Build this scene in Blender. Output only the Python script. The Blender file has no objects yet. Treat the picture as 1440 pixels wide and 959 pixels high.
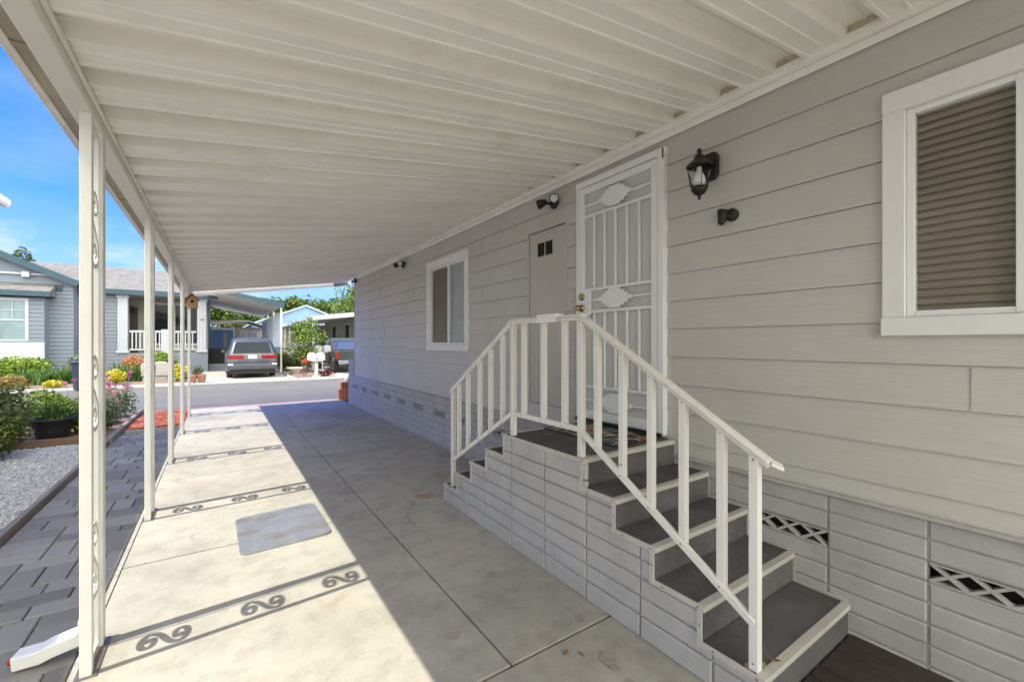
import bpy, math, random
from math import sin, cos, pi, radians, sqrt, atan2
from mathutils import Vector, Matrix
random.seed(7)
sc = bpy.context.scene
COL = sc.collection
R = radians

# ------------------------------------------------------------------ mesh helpers
class MB:
    def __init__(s): s.v, s.f, s.m, s.sm = [], [], [], []
    def add(s, vs, fs, mi=0, smooth=False):
        o = len(s.v); s.v += [tuple(p) for p in vs]
        for f in fs: s.f.append(tuple(i + o for i in f)); s.m.append(mi); s.sm.append(smooth)
        return s
    def box(s, x0, x1, y0, y1, z0, z1, mi=0):
        if x0 > x1: x0, x1 = x1, x0
        if y0 > y1: y0, y1 = y1, y0
        return s.add([(x0,y0,z0),(x1,y0,z0),(x1,y1,z0),(x0,y1,z0),(x0,y0,z1),(x1,y0,z1),(x1,y1,z1),(x0,y1,z1)],
                     [(0,3,2,1),(4,5,6,7),(0,1,5,4),(1,2,6,5),(2,3,7,6),(3,0,4,7)], mi)
    def quad(s, a, b, c, d, mi=0): return s.add([a,b,c,d], [(0,1,2,3)], mi)
    def bar(s, p0, p1, w, h, side=None, mi=0):
        # box along p0->p1; w measured along 'side', h along the third axis
        p0, p1 = Vector(p0), Vector(p1); d = (p1 - p0).normalized()
        sd = Vector(side) if side else Vector((1,0,0))
        sd = (sd - d * sd.dot(d)).normalized(); up = sd.cross(d).normalized()
        vs = []
        for p in (p0, p1):
            for a, b in ((-1,-1),(1,-1),(1,1),(-1,1)): vs.append(p + sd*(a*w/2) + up*(b*h/2))
        return s.add(vs, [(0,1,2,3),(7,6,5,4),(0,4,5,1),(1,5,6,2),(2,6,7,3),(3,7,4,0)], mi)
    def tube(s, pts, rad, n=8, mi=0, flat=None, caps=True):
        pts = [Vector(p) for p in pts]
        if not hasattr(rad, '__len__'): rad = [rad]*len(pts)
        vs = []; prev = None
        for i, p in enumerate(pts):
            t = (pts[min(i+1,len(pts)-1)] - pts[max(i-1,0)]).normalized()
            if prev is None:
                a = Vector((0,0,1)) if abs(t.z) < .9 else Vector((1,0,0))
                nrm = t.cross(a).normalized()
            else:
                nrm = (prev - t*prev.dot(t)).normalized()
            prev = nrm; bn = t.cross(nrm)
            for k in range(n):
                a = 2*pi*k/n; vs.append(p + nrm*(cos(a)*rad[i]) + bn*(sin(a)*rad[i]))
        fs = []
        for i in range(len(pts)-1):
            for k in range(n):
                fs.append((i*n+k, i*n+(k+1)%n, (i+1)*n+(k+1)%n, (i+1)*n+k))
        if caps:
            fs.append(tuple(range(n-1,-1,-1))); fs.append(tuple((len(pts)-1)*n+k for k in range(n)))
        return s.add(vs, fs, mi, True)
    def cyl(s, p0, p1, r0, r1=None, n=16, mi=0): return s.tube([p0,p1],[r0, r0 if r1 is None else r1], n, mi)
    def lathe(s, c, prof, n=20, mi=0, axis='z'):
        vs = []; c = Vector(c)
        for r, h in prof:
            for k in range(n):
                a = 2*pi*k/n
                q = (r*cos(a), r*sin(a), h)
                if axis == 'x': q = (h, r*cos(a), r*sin(a))
                if axis == 'y': q = (r*cos(a), h, r*sin(a))
                vs.append(c + Vector(q))
        fs = [(i*n+k, i*n+(k+1)%n, (i+1)*n+(k+1)%n, (i+1)*n+k) for i in range(len(prof)-1) for k in range(n)]
        fs.append(tuple(range(n-1,-1,-1))); fs.append(tuple((len(prof)-1)*n+k for k in range(n)))
        return s.add(vs, fs, mi, True)
    def prism(s, poly, f, a, b, mi=0):
        # poly: 2D points; f(p,t) -> 3D point at extrusion value t
        n = len(poly); vs = [f(p,a) for p in poly] + [f(p,b) for p in poly]
        fs = [tuple(range(n)), tuple(range(2*n-1, n-1, -1))] + [(i, n+i, n+(i+1)%n, (i+1)%n) for i in range(n)]
        return s.add(vs, fs, mi)
    def blob(s, c, r, seed=0, n=8, m=6, amp=.12, mi=0):
        rnd = random.Random(seed); vs = []; c = Vector(c)
        if not hasattr(r,'__len__'): r = (r,r,r)
        for j in range(m+1):
            th = pi*j/m
            for k in range(n):
                a = 2*pi*k/n; q = 1 + rnd.uniform(-amp, amp)
                vs.append(c + Vector((r[0]*sin(th)*cos(a)*q, r[1]*sin(th)*sin(a)*q, r[2]*cos(th)*q)))
        fs = [(j*n+k, (j+1)*n+k, (j+1)*n+(k+1)%n, j*n+(k+1)%n) for j in range(m) for k in range(n)]
        return s.add(vs, fs, mi, True)
    def build(s, name, mat, parent=None, bevel=0, seg=1, loc=None, recalc=True):
        off = Vector(loc) if loc is not None else (W(parent) if parent else Vector((0,0,0)))
        me = bpy.data.meshes.new(name)
        me.from_pydata([(p[0]-off.x, p[1]-off.y, p[2]-off.z) for p in s.v], [], s.f)
        mats = mat if isinstance(mat, (list, tuple)) else [mat]
        for m in mats: me.materials.append(m)
        me.polygons.foreach_set('material_index', s.m); me.polygons.foreach_set('use_smooth', s.sm)
        me.update()
        if recalc and len(s.f) < 60000:
            import bmesh
            bm = bmesh.new(); bm.from_mesh(me); bmesh.ops.recalc_face_normals(bm, faces=bm.faces); bm.to_mesh(me); bm.free()
        o = bpy.data.objects.new(name, me); COL.objects.link(o)
        if parent:
            o.parent = parent; WL[o.name] = Vector(off)
        else:
            o.location = off; WL[o.name] = Vector(off)
        if bevel:
            md = o.modifiers.new('Bevel', 'BEVEL'); md.width = bevel; md.segments = seg; md.limit_method = 'ANGLE'; md.angle_limit = R(40)
        return o
WL = {}
def W(o): return WL[o.name]
def thing(name, label, cat, loc=(0,0,0), group=None):
    o = bpy.data.objects.new(name, None); COL.objects.link(o); o.location = loc; o.empty_display_size = .2
    WL[o.name] = Vector(loc); tag(o, label, cat, group); return o
def tag(o, label, cat, group=None):
    o['label'] = label; o['category'] = cat
    if group: o['group'] = group
    return o
def kind(o, k): o['kind'] = k; return o
def dup(root, loc, label=None, rotz=None):
    r = root.copy(); COL.objects.link(r); r.location = loc; WL[r.name] = Vector(loc)
    if rotz is not None: r.rotation_euler = (0,0,rotz)
    if label: r['label'] = label
    for ch in list(root.children):
        c = ch.copy(); COL.objects.link(c); c.parent = r
        for g in ch.children:
            d = g.copy(); COL.objects.link(d); d.parent = c
    return r
def dup_part(part, parent, delta):
    c = part.copy(); COL.objects.link(c); c.parent = parent; c.location = Vector(part.location) + Vector(delta)
    for g in part.children:
        d = g.copy(); COL.objects.link(d); d.parent = c
    return c

# ------------------------------------------------------------------ materials
def newmat(name):
    m = bpy.data.materials.new(name); m.use_nodes = True
    nt = m.node_tree; p = nt.nodes['Principled BSDF']; return m, nt, p
def N(nt, t, **kw):
    n = nt.nodes.new(t)
    for k, v in kw.items(): setattr(n, k, v)
    return n
def coords(nt, scale=(1,1,1), kind_='Object'):
    tc = N(nt,'ShaderNodeTexCoord'); mp = N(nt,'ShaderNodeMapping'); mp.inputs['Scale'].default_value = scale
    nt.links.new(tc.outputs[kind_], mp.inputs['Vector']); return mp.outputs['Vector']
def noise(nt, vec, scale, detail=4, rough=.55):
    n = N(nt,'ShaderNodeTexNoise'); n.inputs['Scale'].default_value = scale; n.inputs['Detail'].default_value = detail
    n.inputs['Roughness'].default_value = rough
    nt.links.new(vec, n.inputs['Vector']); return n.outputs['Fac']
def ramp(nt, fac, stops):
    r = N(nt,'ShaderNodeValToRGB'); e = r.color_ramp.elements
    while len(e) < len(stops): e.new(.5)
    for i, (p, c) in enumerate(stops):
        e[i].position = p; e[i].color = (c[0], c[1], c[2], 1) if hasattr(c,'__len__') else (c,c,c,1)
    nt.links.new(fac, r.inputs['Fac']); return r.outputs['Color']
def mix(nt, a, b, fac, mode='MIX'):
    m = N(nt,'ShaderNodeMix', data_type='RGBA', blend_type=mode)
    for sock, v in ((m.inputs[0], fac), (m.inputs[6], a), (m.inputs[7], b)):
        if hasattr(v, 'is_linked') or hasattr(v, 'links'): nt.links.new(v, sock)
        elif hasattr(v, '__len__'): sock.default_value = (v[0], v[1], v[2], 1)
        else: sock.default_value = v
    return m.outputs[2]
def bump(nt, p, h, strength=.3, dist=.01):
    b = N(nt,'ShaderNodeBump'); b.inputs['Strength'].default_value = strength; b.inputs['Distance'].default_value = dist
    nt.links.new(h, b.inputs['Height']); nt.links.new(b.outputs['Normal'], p.inputs['Normal']); return b
def mat(name, col, rough=.6, var=.08, scale=6, stretch=(1,1,1), bmp=0, bscale=60, metal=0, dirt=None, dirtamt=.0, spec=None, bstretch=None):
    m, nt, p = newmat(name)
    v = coords(nt, stretch)
    f = noise(nt, v, scale, 5, .6)
    lo = tuple(max(0,c*(1-var)) for c in col); hi = tuple(min(1,c*(1+var)) for c in col)
    c = ramp(nt, f, [(.3, lo), (.7, hi)])
    if dirt:
        f2 = noise(nt, coords(nt), 2.3, 8, .7)
        k = ramp(nt, f2, [(.5, 0), (.75, dirtamt)])
        c = mix(nt, c, dirt, k)
    nt.links.new(c, p.inputs['Base Color'])
    p.inputs['Roughness'].default_value = rough; p.inputs['Metallic'].default_value = metal
    if spec is not None: p.inputs['Specular IOR Level'].default_value = spec
    if bmp: bump(nt, p, noise(nt, coords(nt, bstretch or stretch), bscale, 6, .65), bmp, .004)
    return m
def island(name, stops, rough=.6, transl=0, bmp=0):
    # colour differs from leaf to leaf / stone to stone (random per mesh island)
    m, nt, p = newmat(name)
    g = N(nt,'ShaderNodeNewGeometry')
    c = ramp(nt, g.outputs['Random Per Island'], stops)
    nt.links.new(c, p.inputs['Base Color']); p.inputs['Roughness'].default_value = rough
    p.inputs['Specular IOR Level'].default_value = .3
    if transl:
        t = N(nt,'ShaderNodeBsdfTranslucent'); nt.links.new(c, t.inputs['Color'])
        mx = N(nt,'ShaderNodeMixShader'); mx.inputs[0].default_value = transl
        out = nt.nodes['Material Output']
        nt.links.new(p.outputs[0], mx.inputs[1]); nt.links.new(t.outputs[0], mx.inputs[2]); nt.links.new(mx.outputs[0], out.inputs['Surface'])
    if bmp: bump(nt, p, noise(nt, coords(nt), 80, 4), bmp, .004)
    return m

M = {}
# painted lap siding: fine horizontal wood grain
def siding_mat(name, col, along='y', grain=.35):
    m, nt, p = newmat(name)
    st = (1,.025,1) if along == 'y' else (.025,1,1)
    g = noise(nt, coords(nt, st), 130, 5, .7)
    big = noise(nt, coords(nt), .9, 5, .6)
    c = ramp(nt, big, [(.3, tuple(c*.94 for c in col)), (.72, tuple(min(1,c*1.05) for c in col))])
    gr = ramp(nt, g, [(.33, .925), (.66, 1.03)])
    c = mix(nt, c, gr, 1.0, 'MULTIPLY')
    nt.links.new(c, p.inputs['Base Color']); p.inputs['Roughness'].default_value = .55
    bump(nt, p, g, grain, .003)
    return m
M['siding'] = siding_mat('beige_siding', (.555,.54,.50))
M['block'] = mat('painted_block', (.43,.425,.415), .75, .10, 4, bmp=.7, bscale=38, dirt=(.2,.18,.15), dirtamt=.22, bstretch=(1,.5,1))
M['grout'] = mat('grout', (.34,.335,.325), .9, .1, 20)
M['white'] = mat('white_metal_paint', (.76,.755,.71), .42, .04, 4, dirt=(.45,.4,.32), dirtamt=.12)
def worn_white():
    m, nt, p = newmat('worn_white_metal'); v = coords(nt)
    c = ramp(nt, noise(nt, v, 4, 4), [(.3,(.71,.70,.655)),(.7,(.77,.76,.72))])
    c = mix(nt, c, (.45,.40,.32), ramp(nt, noise(nt, v, 2.3, 8, .7), [(.5,0),(.75,.16)]))
    c = mix(nt, c, (.20,.10,.05), ramp(nt, noise(nt, v, 17, 4, .7), [(.70,0),(.735,.75)]))
    nt.links.new(c, p.inputs['Base Color']); p.inputs['Roughness'].default_value = .42
    bump(nt, p, noise(nt, v, 25, 3), .08, .004); return m
M['white'] = worn_white()
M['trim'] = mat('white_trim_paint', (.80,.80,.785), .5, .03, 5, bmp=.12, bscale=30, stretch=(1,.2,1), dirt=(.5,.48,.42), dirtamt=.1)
M['cream'] = mat('cream_aluminium', (.865,.85,.80), .5, .05, 2, stretch=(.4,1,1), dirt=(.42,.36,.27), dirtamt=.22)
M['beam'] = mat('beam_paint', (.76,.73,.65), .45, .05, 3, dirt=(.45,.38,.3), dirtamt=.12)
M['gutter_in'] = mat('gutter_inside', (.40,.34,.25), .7, .15, 6)
M['door_white'] = mat('security_door_white', (.80,.82,.81), .4, .02, 5)
M['panel'] = mat('hatch_paint', (.50,.48,.435), .6, .04, 2, bmp=.1, bscale=60)
M['carpet'] = None
M['black'] = mat('black_paint', (.012,.011,.010), .45, .2, 20, bmp=.15, bscale=40)
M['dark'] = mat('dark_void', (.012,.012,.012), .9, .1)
M['brass'] = mat('aged_brass', (.45,.31,.13), .35, .15, 30, metal=1)
M['steel'] = mat('bolt_steel', (.22,.20,.18), .5, .2, 30, metal=.8)
M['rust'] = mat('rust_stain', (.20,.09,.045), .9, .4, 60)
M['concrete_pale'] = mat('pale_concrete', (.33,.31,.265), .85, .1, 2, bmp=.25, bscale=90, dirt=(.3,.27,.22), dirtamt=.35)
M['soil'] = mat('garden_soil', (.16,.115,.085), .95, .35, 12, bmp=.8, bscale=40)
M['bark_mulch'] = mat('bark_mulch', (.20,.135,.10), .95, .4, 18, bmp=1.0, bscale=30)
M['wood_grey'] = mat('weathered_timber', (.24,.20,.165), .85, .25, 14, stretch=(1,.1,1), bmp=.5, bscale=60)
M['wood_brown'] = mat('brown_timber', (.17,.10,.06), .8, .25, 14, stretch=(.1,1,1), bmp=.4, bscale=60)
M['bark'] = mat('tree_bark', (.13,.095,.065), .9, .3, 20, stretch=(1,1,.25), bmp=.8, bscale=30)
M['rubber'] = mat('rubber', (.02,.02,.02), .75, .15, 20)
M['glass_dark'] = mat('window_glass', (.012,.016,.022), .06, .1, 2, spec=.18)
M['teal'] = mat('teal_fascia', (.022,.062,.095), .55, .08, 3)
M['blue_siding'] = siding_mat('blue_grey_siding', (.165,.195,.24), 'x', .2)
M['blue_side'] = siding_mat('blue_grey_siding_side', (.15,.195,.25), 'y', .2)
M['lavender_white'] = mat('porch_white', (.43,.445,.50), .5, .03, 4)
M['porch_wall'] = mat('porch_back_wall', (.40,.38,.33), .7, .05, 3)
M['sky_blue'] = mat('light_blue_wall', (.20,.32,.50), .6, .04, 2)
M['sky_blue2'] = mat('deep_blue_panel', (.12,.25,.48), .5, .05, 2)
M['beige_wall'] = mat('beige_wall', (.50,.46,.37), .7, .05, 2)
M['roof_white'] = mat('awning_white', (.70,.70,.66), .5, .04, 2)
M['terracotta'] = mat('terracotta', (.32,.15,.10), .8, .15, 12, bmp=.2)
M['brickred'] = None
M['red'] = mat('red_plastic', (.38,.02,.03), .4, .1, 10)
M['plastic_black'] = mat('pot_black', (.016,.015,.014), .5, .15, 12)
M['bin_blue'] = mat('bin_navy', (.025,.035,.065), .5, .1, 8)
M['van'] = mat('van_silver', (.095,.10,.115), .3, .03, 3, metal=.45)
M['truck_green'] = mat('truck_grey_green', (.045,.055,.052), .3, .06, 3, metal=.4)
M['truck_blue'] = mat('truck_blue_cover', (.01,.032,.11), .3, .06, 3)
M['lamp_red'] = mat('tail_lamp_red', (.26,.008,.010), .2, .1, 30)
M['chrome'] = mat('chrome', (.7,.7,.7), .2, .03, 5, metal=1)
M['lens'] = mat('clear_lens', (.65,.66,.66), .15, .05, 5)
M['bulb'] = mat('frosted_bulb', (.85,.84,.80), .35, .02, 5)
M['leaf_dry'] = mat('dry_leaf', (.26,.12,.05), .7, .3, 60)
M['mailbox'] = mat('mailbox_white', (.58,.57,.56), .45, .05, 6)
M['jointsand'] = mat('joint_sand', (.055,.052,.05), .95, .3, 60)
M['edge'] = mat('worn_edge_trim', (.50,.485,.44), .5, .08, 8, dirt=(.33,.29,.23), dirtamt=.35)
M['foam'] = mat('foam_closure', (.55,.49,.37), .95, .2, 30)
M['stone'] = mat('garden_stone', (.42,.38,.34), .9, .2, 12, bmp=.4)

def carpet():
    m, nt, p = newmat('charcoal_carpet'); v = coords(nt)
    f = noise(nt, v, 260, 2, .8); g = noise(nt, v, 3, 5, .6)
    c = ramp(nt, f, [(.35,(.075,.073,.075)),(.68,(.215,.21,.21))])
    c = mix(nt, c, ramp(nt, g, [(.35,.72),(.7,1.15)]), 1.0, 'MULTIPLY')
    nt.links.new(c, p.inputs['Base Color']); p.inputs['Roughness'].default_value = .97; p.inputs['Specular IOR Level'].default_value = .1
    bump(nt, p, f, .6, .006); return m
M['carpet'] = carpet()
def brick():
    m, nt, p = newmat('red_brick'); b = N(nt,'ShaderNodeTexBrick')
    nt.links.new(coords(nt, (1,1,1)), b.inputs['Vector'])
    b.inputs['Color1'].default_value = (.42,.12,.06,1); b.inputs['Color2'].default_value = (.50,.19,.10,1); b.inputs['Mortar'].default_value = (.35,.3,.27,1)
    b.inputs['Scale'].default_value = 4.5; nt.links.new(b.outputs['Color'], p.inputs['Base Color']); p.inputs['Roughness'].default_value = .9; return m
M['brickred'] = brick()
def concrete():
    m, nt, p = newmat('driveway_concrete'); v = coords(nt)
    big = noise(nt, v, .8, 8, .62); mid = noise(nt, v, 5, 6, .65); fine = noise(nt, v, 70, 3, .7)
    c = ramp(nt, big, [(.28,(.30,.28,.235)),(.5,(.395,.373,.315)),(.72,(.46,.437,.372))])
    c = mix(nt, c, ramp(nt, mid, [(.25,.74),(.52,1.0),(.8,1.08)]), 1.0, 'MULTIPLY')
    c = mix(nt, c, ramp(nt, fine, [(.3,.92),(.6,1.03)]), 1.0, 'MULTIPLY')
    # dirt specks and rusty blotches
    sp = noise(nt, v, 26, 3, .6)
    c = mix(nt, c, (.16,.145,.12), ramp(nt, sp, [(.68,0),(.75,.6)]))
    rv = coords(nt, (1.5,.7,1)); ru = noise(nt, rv, 1.7, 5, .6)
    c = mix(nt, c, (.40,.27,.15), ramp(nt, ru, [(.60,0),(.78,.5)]))
    # hairline cracks
    vo = N(nt,'ShaderNodeTexVoronoi', feature='DISTANCE_TO_EDGE'); vo.inputs['Scale'].default_value = .62
    wob = N(nt,'ShaderNodeTexNoise'); wob.inputs['Scale'].default_value = 3; nt.links.new(v, wob.inputs['Vector'])
    nt.links.new(mix(nt, v, wob.outputs['Color'], .18), vo.inputs['Vector'])
    ck = ramp(nt, vo.outputs['Distance'], [(.0, .55),(.006,0)])
    gate = ramp(nt, noise(nt, v, .9, 3), [(.54,0),(.6,1)])
    c = mix(nt, c, (.2,.18,.15), mix(nt, ck, gate, 1.0, 'MULTIPLY'))
    nt.links.new(c, p.inputs['Base Color']); p.inputs['Roughness'].default_value = .82; p.inputs['Specular IOR Level'].default_value = .35
    bump(nt, p, mix(nt, mid, fine, .5), .2, .004); return m
M['concrete'] = concrete()
def asphalt():
    m, nt, p = newmat('asphalt'); v = coords(nt)
    f = noise(nt, v, 90, 3, .8); g = noise(nt, v, .7, 6, .6)
    c = ramp(nt, g, [(.3,(.105,.099,.088)),(.7,(.145,.138,.123))])
    c = mix(nt, c, ramp(nt, f, [(.3,.75),(.7,1.2)]), 1.0, 'MULTIPLY')
    nt.links.new(c, p.inputs['Base Color']); p.inputs['Roughness'].default_value = .9; bump(nt, p, f, .4, .006); return m
M['asphalt'] = asphalt()
M['redkerb'] = mat('worn_red_kerb_paint', (.33,.17,.14), .85, .12, 5, dirt=(.3,.28,.26), dirtamt=.7, bmp=.2)
def plate():
    m, nt, p = newmat('galvanised_plate'); v = coords(nt)
    c = ramp(nt, noise(nt, v, 5, 6, .6), [(.3,(.21,.225,.25)),(.7,(.29,.30,.315))])
    c = mix(nt, c, (.19,.155,.10), ramp(nt, noise(nt, coords(nt,(1,1.6,1)), 3.2, 5, .6), [(.50,0),(.66,.75)]))
    nt.links.new(c, p.inputs['Base Color']); p.inputs['Metallic'].default_value = .3; p.inputs['Roughness'].default_value = .5
    bump(nt, p, noise(nt, v, 40, 4), .1, .003); return m
M['plate'] = plate()
def shingle():
    m, nt, p = newmat('roof_shingle')
    v = coords(nt, (1,1,1)); br = N(nt,'ShaderNodeTexBrick'); nt.links.new(v, br.inputs['Vector'])
    br.inputs['Color1'].default_value = (.185,.175,.165,1); br.inputs['Color2'].default_value = (.128,.121,.115,1); br.inputs['Mortar'].default_value = (.08,.072,.066,1)
    br.inputs['Scale'].default_value = 3.2; br.inputs['Mortar Size'].default_value = .02; br.inputs['Brick Width'].default_value = .9; br.inputs['Row Height'].default_value = .42
    c = mix(nt, br.outputs['Color'], ramp(nt, noise(nt, v, 5, 4), [(.3,.75),(.7,1.2)]), 1.0, 'MULTIPLY')
    nt.links.new(c, p.inputs['Base Color']); p.inputs['Roughness'].default_value = .95; return m
M['shingle'] = shingle()
def screen(name, col, k=420):
    m, nt, p = newmat(name); v = coords(nt)
    w = N(nt,'ShaderNodeTexChecker'); w.inputs['Scale'].default_value = k; nt.links.new(v, w.inputs['Vector'])
    w.inputs['Color1'].default_value = (*[c*1.06 for c in col],1); w.inputs['Color2'].default_value = (*[c*.9 for c in col],1)
    nt.links.new(w.outputs['Color'], p.inputs['Base Color']); p.inputs['Roughness'].default_value = .6; return m
M['door_screen'] = screen('door_mesh_screen', (.60,.60,.57), 150)
M['blind_brown'] = mat('brown_blind', (.50,.445,.375), .6, .12, 5, stretch=(1,.1,1))
M['blind_white'] = mat('white_blind', (.80,.80,.77), .6, .03, 5)
def glass(name, tint=(.9,.93,.95), ior=1.1):
    m, nt, p = newmat(name); out = nt.nodes['Material Output']
    t = N(nt,'ShaderNodeBsdfTransparent'); t.inputs['Color'].default_value = (*tint,1)
    g = N(nt,'ShaderNodeBsdfGlossy'); g.inputs['Roughness'].default_value = .03
    fr = N(nt,'ShaderNodeFresnel'); fr.inputs['IOR'].default_value = ior
    nz = noise(nt, coords(nt), 3, 2); b = N(nt,'ShaderNodeBump'); b.inputs['Strength'].default_value = .03; b.inputs['Distance'].default_value = .01
    nt.links.new(nz, b.inputs['Height']); nt.links.new(b.outputs['Normal'], g.inputs['Normal'])
    mx = N(nt,'ShaderNodeMixShader'); nt.links.new(fr.outputs[0], mx.inputs[0]); nt.links.new(t.outputs[0], mx.inputs[1]); nt.links.new(g.outputs[0], mx.inputs[2])
    nt.links.new(mx.outputs[0], out.inputs['Surface']); return m
M['glass'] = glass('clear_glass'); M['glass_screen'] = glass('screened_glass', (.86,.86,.84), 1.12)
def doormat():
    m, nt, p = newmat('patterned_mat'); v = coords(nt, (1,1,1))
    vo = N(nt,'ShaderNodeTexVoronoi'); vo.inputs['Scale'].default_value = 9; nt.links.new(v, vo.inputs['Vector'])
    s = N(nt,'ShaderNodeSeparateColor'); nt.links.new(vo.outputs['Color'], s.inputs[0])
    c = ramp(nt, s.outputs[0], [(.0,(.03,.03,.03)),(.25,(.32,.07,.04)),(.45,(.25,.21,.15)),(.62,(.06,.10,.13)),(.8,(.04,.04,.04))])
    c.node.color_ramp.interpolation = 'CONSTANT'
    e = N(nt,'ShaderNodeTexVoronoi', feature='DISTANCE_TO_EDGE'); e.inputs['Scale'].default_value = 9; nt.links.new(v, e.inputs['Vector'])
    c = mix(nt, c, (.42,.38,.30), ramp(nt, e.outputs['Distance'], [(.03,1),(.05,0)]))
    nt.links.new(c, p.inputs['Base Color']); p.inputs['Roughness'].default_value = .95; bump(nt, p, noise(nt, v, 200, 2), .5, .004); return m
M['doormat'] = doormat()
M['paver'] = island('charcoal_paver', [(0,(.175,.167,.15)),(.5,(.235,.225,.203)),(1,(.30,.288,.26))], .8, bmp=.3)
M['gravel'] = island('white_gravel', [(0,(.30,.29,.28)),(.4,(.48,.47,.46)),(1,(.68,.67,.65))], .8)
M['redmulch'] = island('red_mulch', [(0,(.24,.065,.04)),(.5,(.38,.12,.08)),(1,(.48,.19,.13))], .9)
def greens(name, a, b, c, t=.3): return island(name, [(0,a),(.45,b),(1,c)], .55, t)
M['leaf_dark'] = greens('leaf_dark', (.05,.075,.018), (.095,.125,.03), (.20,.215,.05))
M['leaf_mid'] = greens('leaf_mid', (.035,.085,.015), (.07,.15,.025), (.14,.23,.045))
M['leaf_lime'] = greens('leaf_lime', (.08,.15,.02), (.16,.25,.03), (.30,.38,.05))
M['leaf_yellow'] = greens('leaf_yellow', (.28,.26,.02), (.5,.44,.03), (.65,.58,.06))
M['leaf_tree'] = greens('leaf_tree', (.03,.06,.012), (.07,.12,.022), (.17,.22,.04))
M['leaf_treel'] = greens('leaf_tree_light', (.055,.105,.015), (.12,.19,.03), (.24,.30,.06))
M['leaf_grey'] = greens('leaf_grey', (.08,.11,.07), (.16,.19,.12), (.27,.29,.18))
M['blade'] = greens('strap_leaf', (.035,.09,.02), (.08,.16,.03), (.16,.26,.06))
M['leaf_tan'] = greens('leaf_tan', (.10,.12,.03), (.28,.22,.05), (.42,.24,.10))
M['petal_pink'] = island('pink_petal', [(0,(.45,.08,.28)),(1,(.70,.28,.52))], .6, .3)
M['petal_salmon'] = island('salmon_petal', [(0,(.55,.22,.2)),(1,(.68,.42,.36))], .6, .3)
M['petal_red'] = island('red_petal', [(0,(.50,.02,.012)),(1,(.72,.07,.04))], .6, .2)
M['petal_orange'] = island('orange_leaf', [(0,(.32,.10,.03)),(1,(.52,.24,.08))], .6, .2)
M['petal_maroon'] = island('maroon_leaf', [(0,(.10,.01,.02)),(1,(.22,.03,.05))], .6, .2)

# ------------------------------------------------------------------ constants read off the photograph (metres)
XS, XK = 2.70, 2.66          # siding face, skirting face
H = 1.5                      # eye height
YN, YF = -4.0, 10.6          # house wall ends

# ------------------------------------------------------------------ ground, road, driveway
g = MB(); g.quad((-500,-300,-.12),(500,-300,-.12),(500,700,-.12),(-500,700,-.12)); kind(g.build('ground', M['soil']),'structure')
def sheet(name, x0,x1,y0,y1,z0,z1,m): return kind(MB().box(x0,x1,y0,y1,z0,z1).build(name, m), 'structure')
sheet('road', -80,80, 12.28,19.3, -.11,-.03, M['asphalt'])
sheet('gutter_strip', -80,80, 12.02,12.28, -.11,-.012, M['redkerb'])
kb = MB()
for x0, x1 in ((-80,-.75),(2.75,4.1),(8.4,80)):
    kb.prism([(19.3,-.11),(19.3,-.02),(19.42,.03),(19.62,.035),(19.62,-.11)], lambda p,t:(t,p[0],p[1]), x0, x1)
kb.box(-.75,2.75,19.3,19.62,-.11,-.012); kb.box(4.1,8.4,19.3,19.62,-.11,-.012)
kind(kb.build('far_kerb', M['concrete_pale'], bevel=.01),'structure')
# concrete slabs with tooled joints
dv = MB(); J = .005; JC = .008
ys = [1.65,3.82,5.97,8.13,10.3]; XL = -.525; XR = 2.68; XJ = 1.13
dv.box(XL,XR,-.52,1.65-J,-.1,0)
for a in range(6): dv.box(XL,XR,-.52-2.16*(a+1)+J,-.52-2.16*a-J,-.1,0)
for a, b in zip(ys, ys[1:]+[11.3]):
    dv.box(XL,XJ-J,a+JC,b-JC,-.1,0); dv.box(XJ+J,XR,a+JC,b-JC,-.1,0)
dv.box(XL,XR,11.3+J,12.02,-.1,-.004)
kind(dv.build('driveway', M['concrete'], bevel=.004),'structure')
sb = MB(); sb.box(XL-.01,XR,-13.5,12.0,-.119,-.022); kind(sb.build('driveway_bed', M['jointsand']),'structure')
# oil spots and dribbles on the shaded slab: thin irregular films
def stain(name, pts, z, m):
    b = MB(); b.add([(x,y,z) for x,y in pts], [tuple(range(len(pts)))]); return kind(b.build(name, m),'structure')
M['oil'] = mat('oil_stain', (.31,.285,.235), .7, .25, 30)
M['rustfilm'] = mat('rust_film', (.36,.28,.20), .85, .35, 25)
def ring(cx, cy, rx, ry, seed, n=18, amp=.3):
    r = random.Random(seed); return [(cx+rx*cos(2*pi*k/n)*(1+r.uniform(-amp,amp)), cy+ry*sin(2*pi*k/n)*(1+r.uniform(-amp,amp))) for k in range(n)]
stain('driveway_oil_spot', ring(.985,1.99,.045,.03,3), .003, M['oil'])
for i,(x,y,a,b_) in enumerate([(1.32,2.6,.02,.012),(1.42,2.45,.035,.01),(1.50,2.30,.012,.01),(1.05,3.3,.02,.012),(1.25,4.55,.028,.02),(1.1,5.2,.018,.012),(1.62,1.72,.02,.03),(1.52,1.42,.03,.06),(1.50,1.25,.025,.05),(1.2,2.95,.012,.02),(1.5,2.75,.02,.01),(1.42,6.6,.03,.02)]):
    stain('driveway_oil_spot', ring(x,y,a,b_,10+i,12,.45), .003+.0003*i, M['oil'])
stain('driveway_rust_mark', ring(1.66,3.95,.10,.08,44,16,.35), .003, M['rustfilm'])
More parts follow.
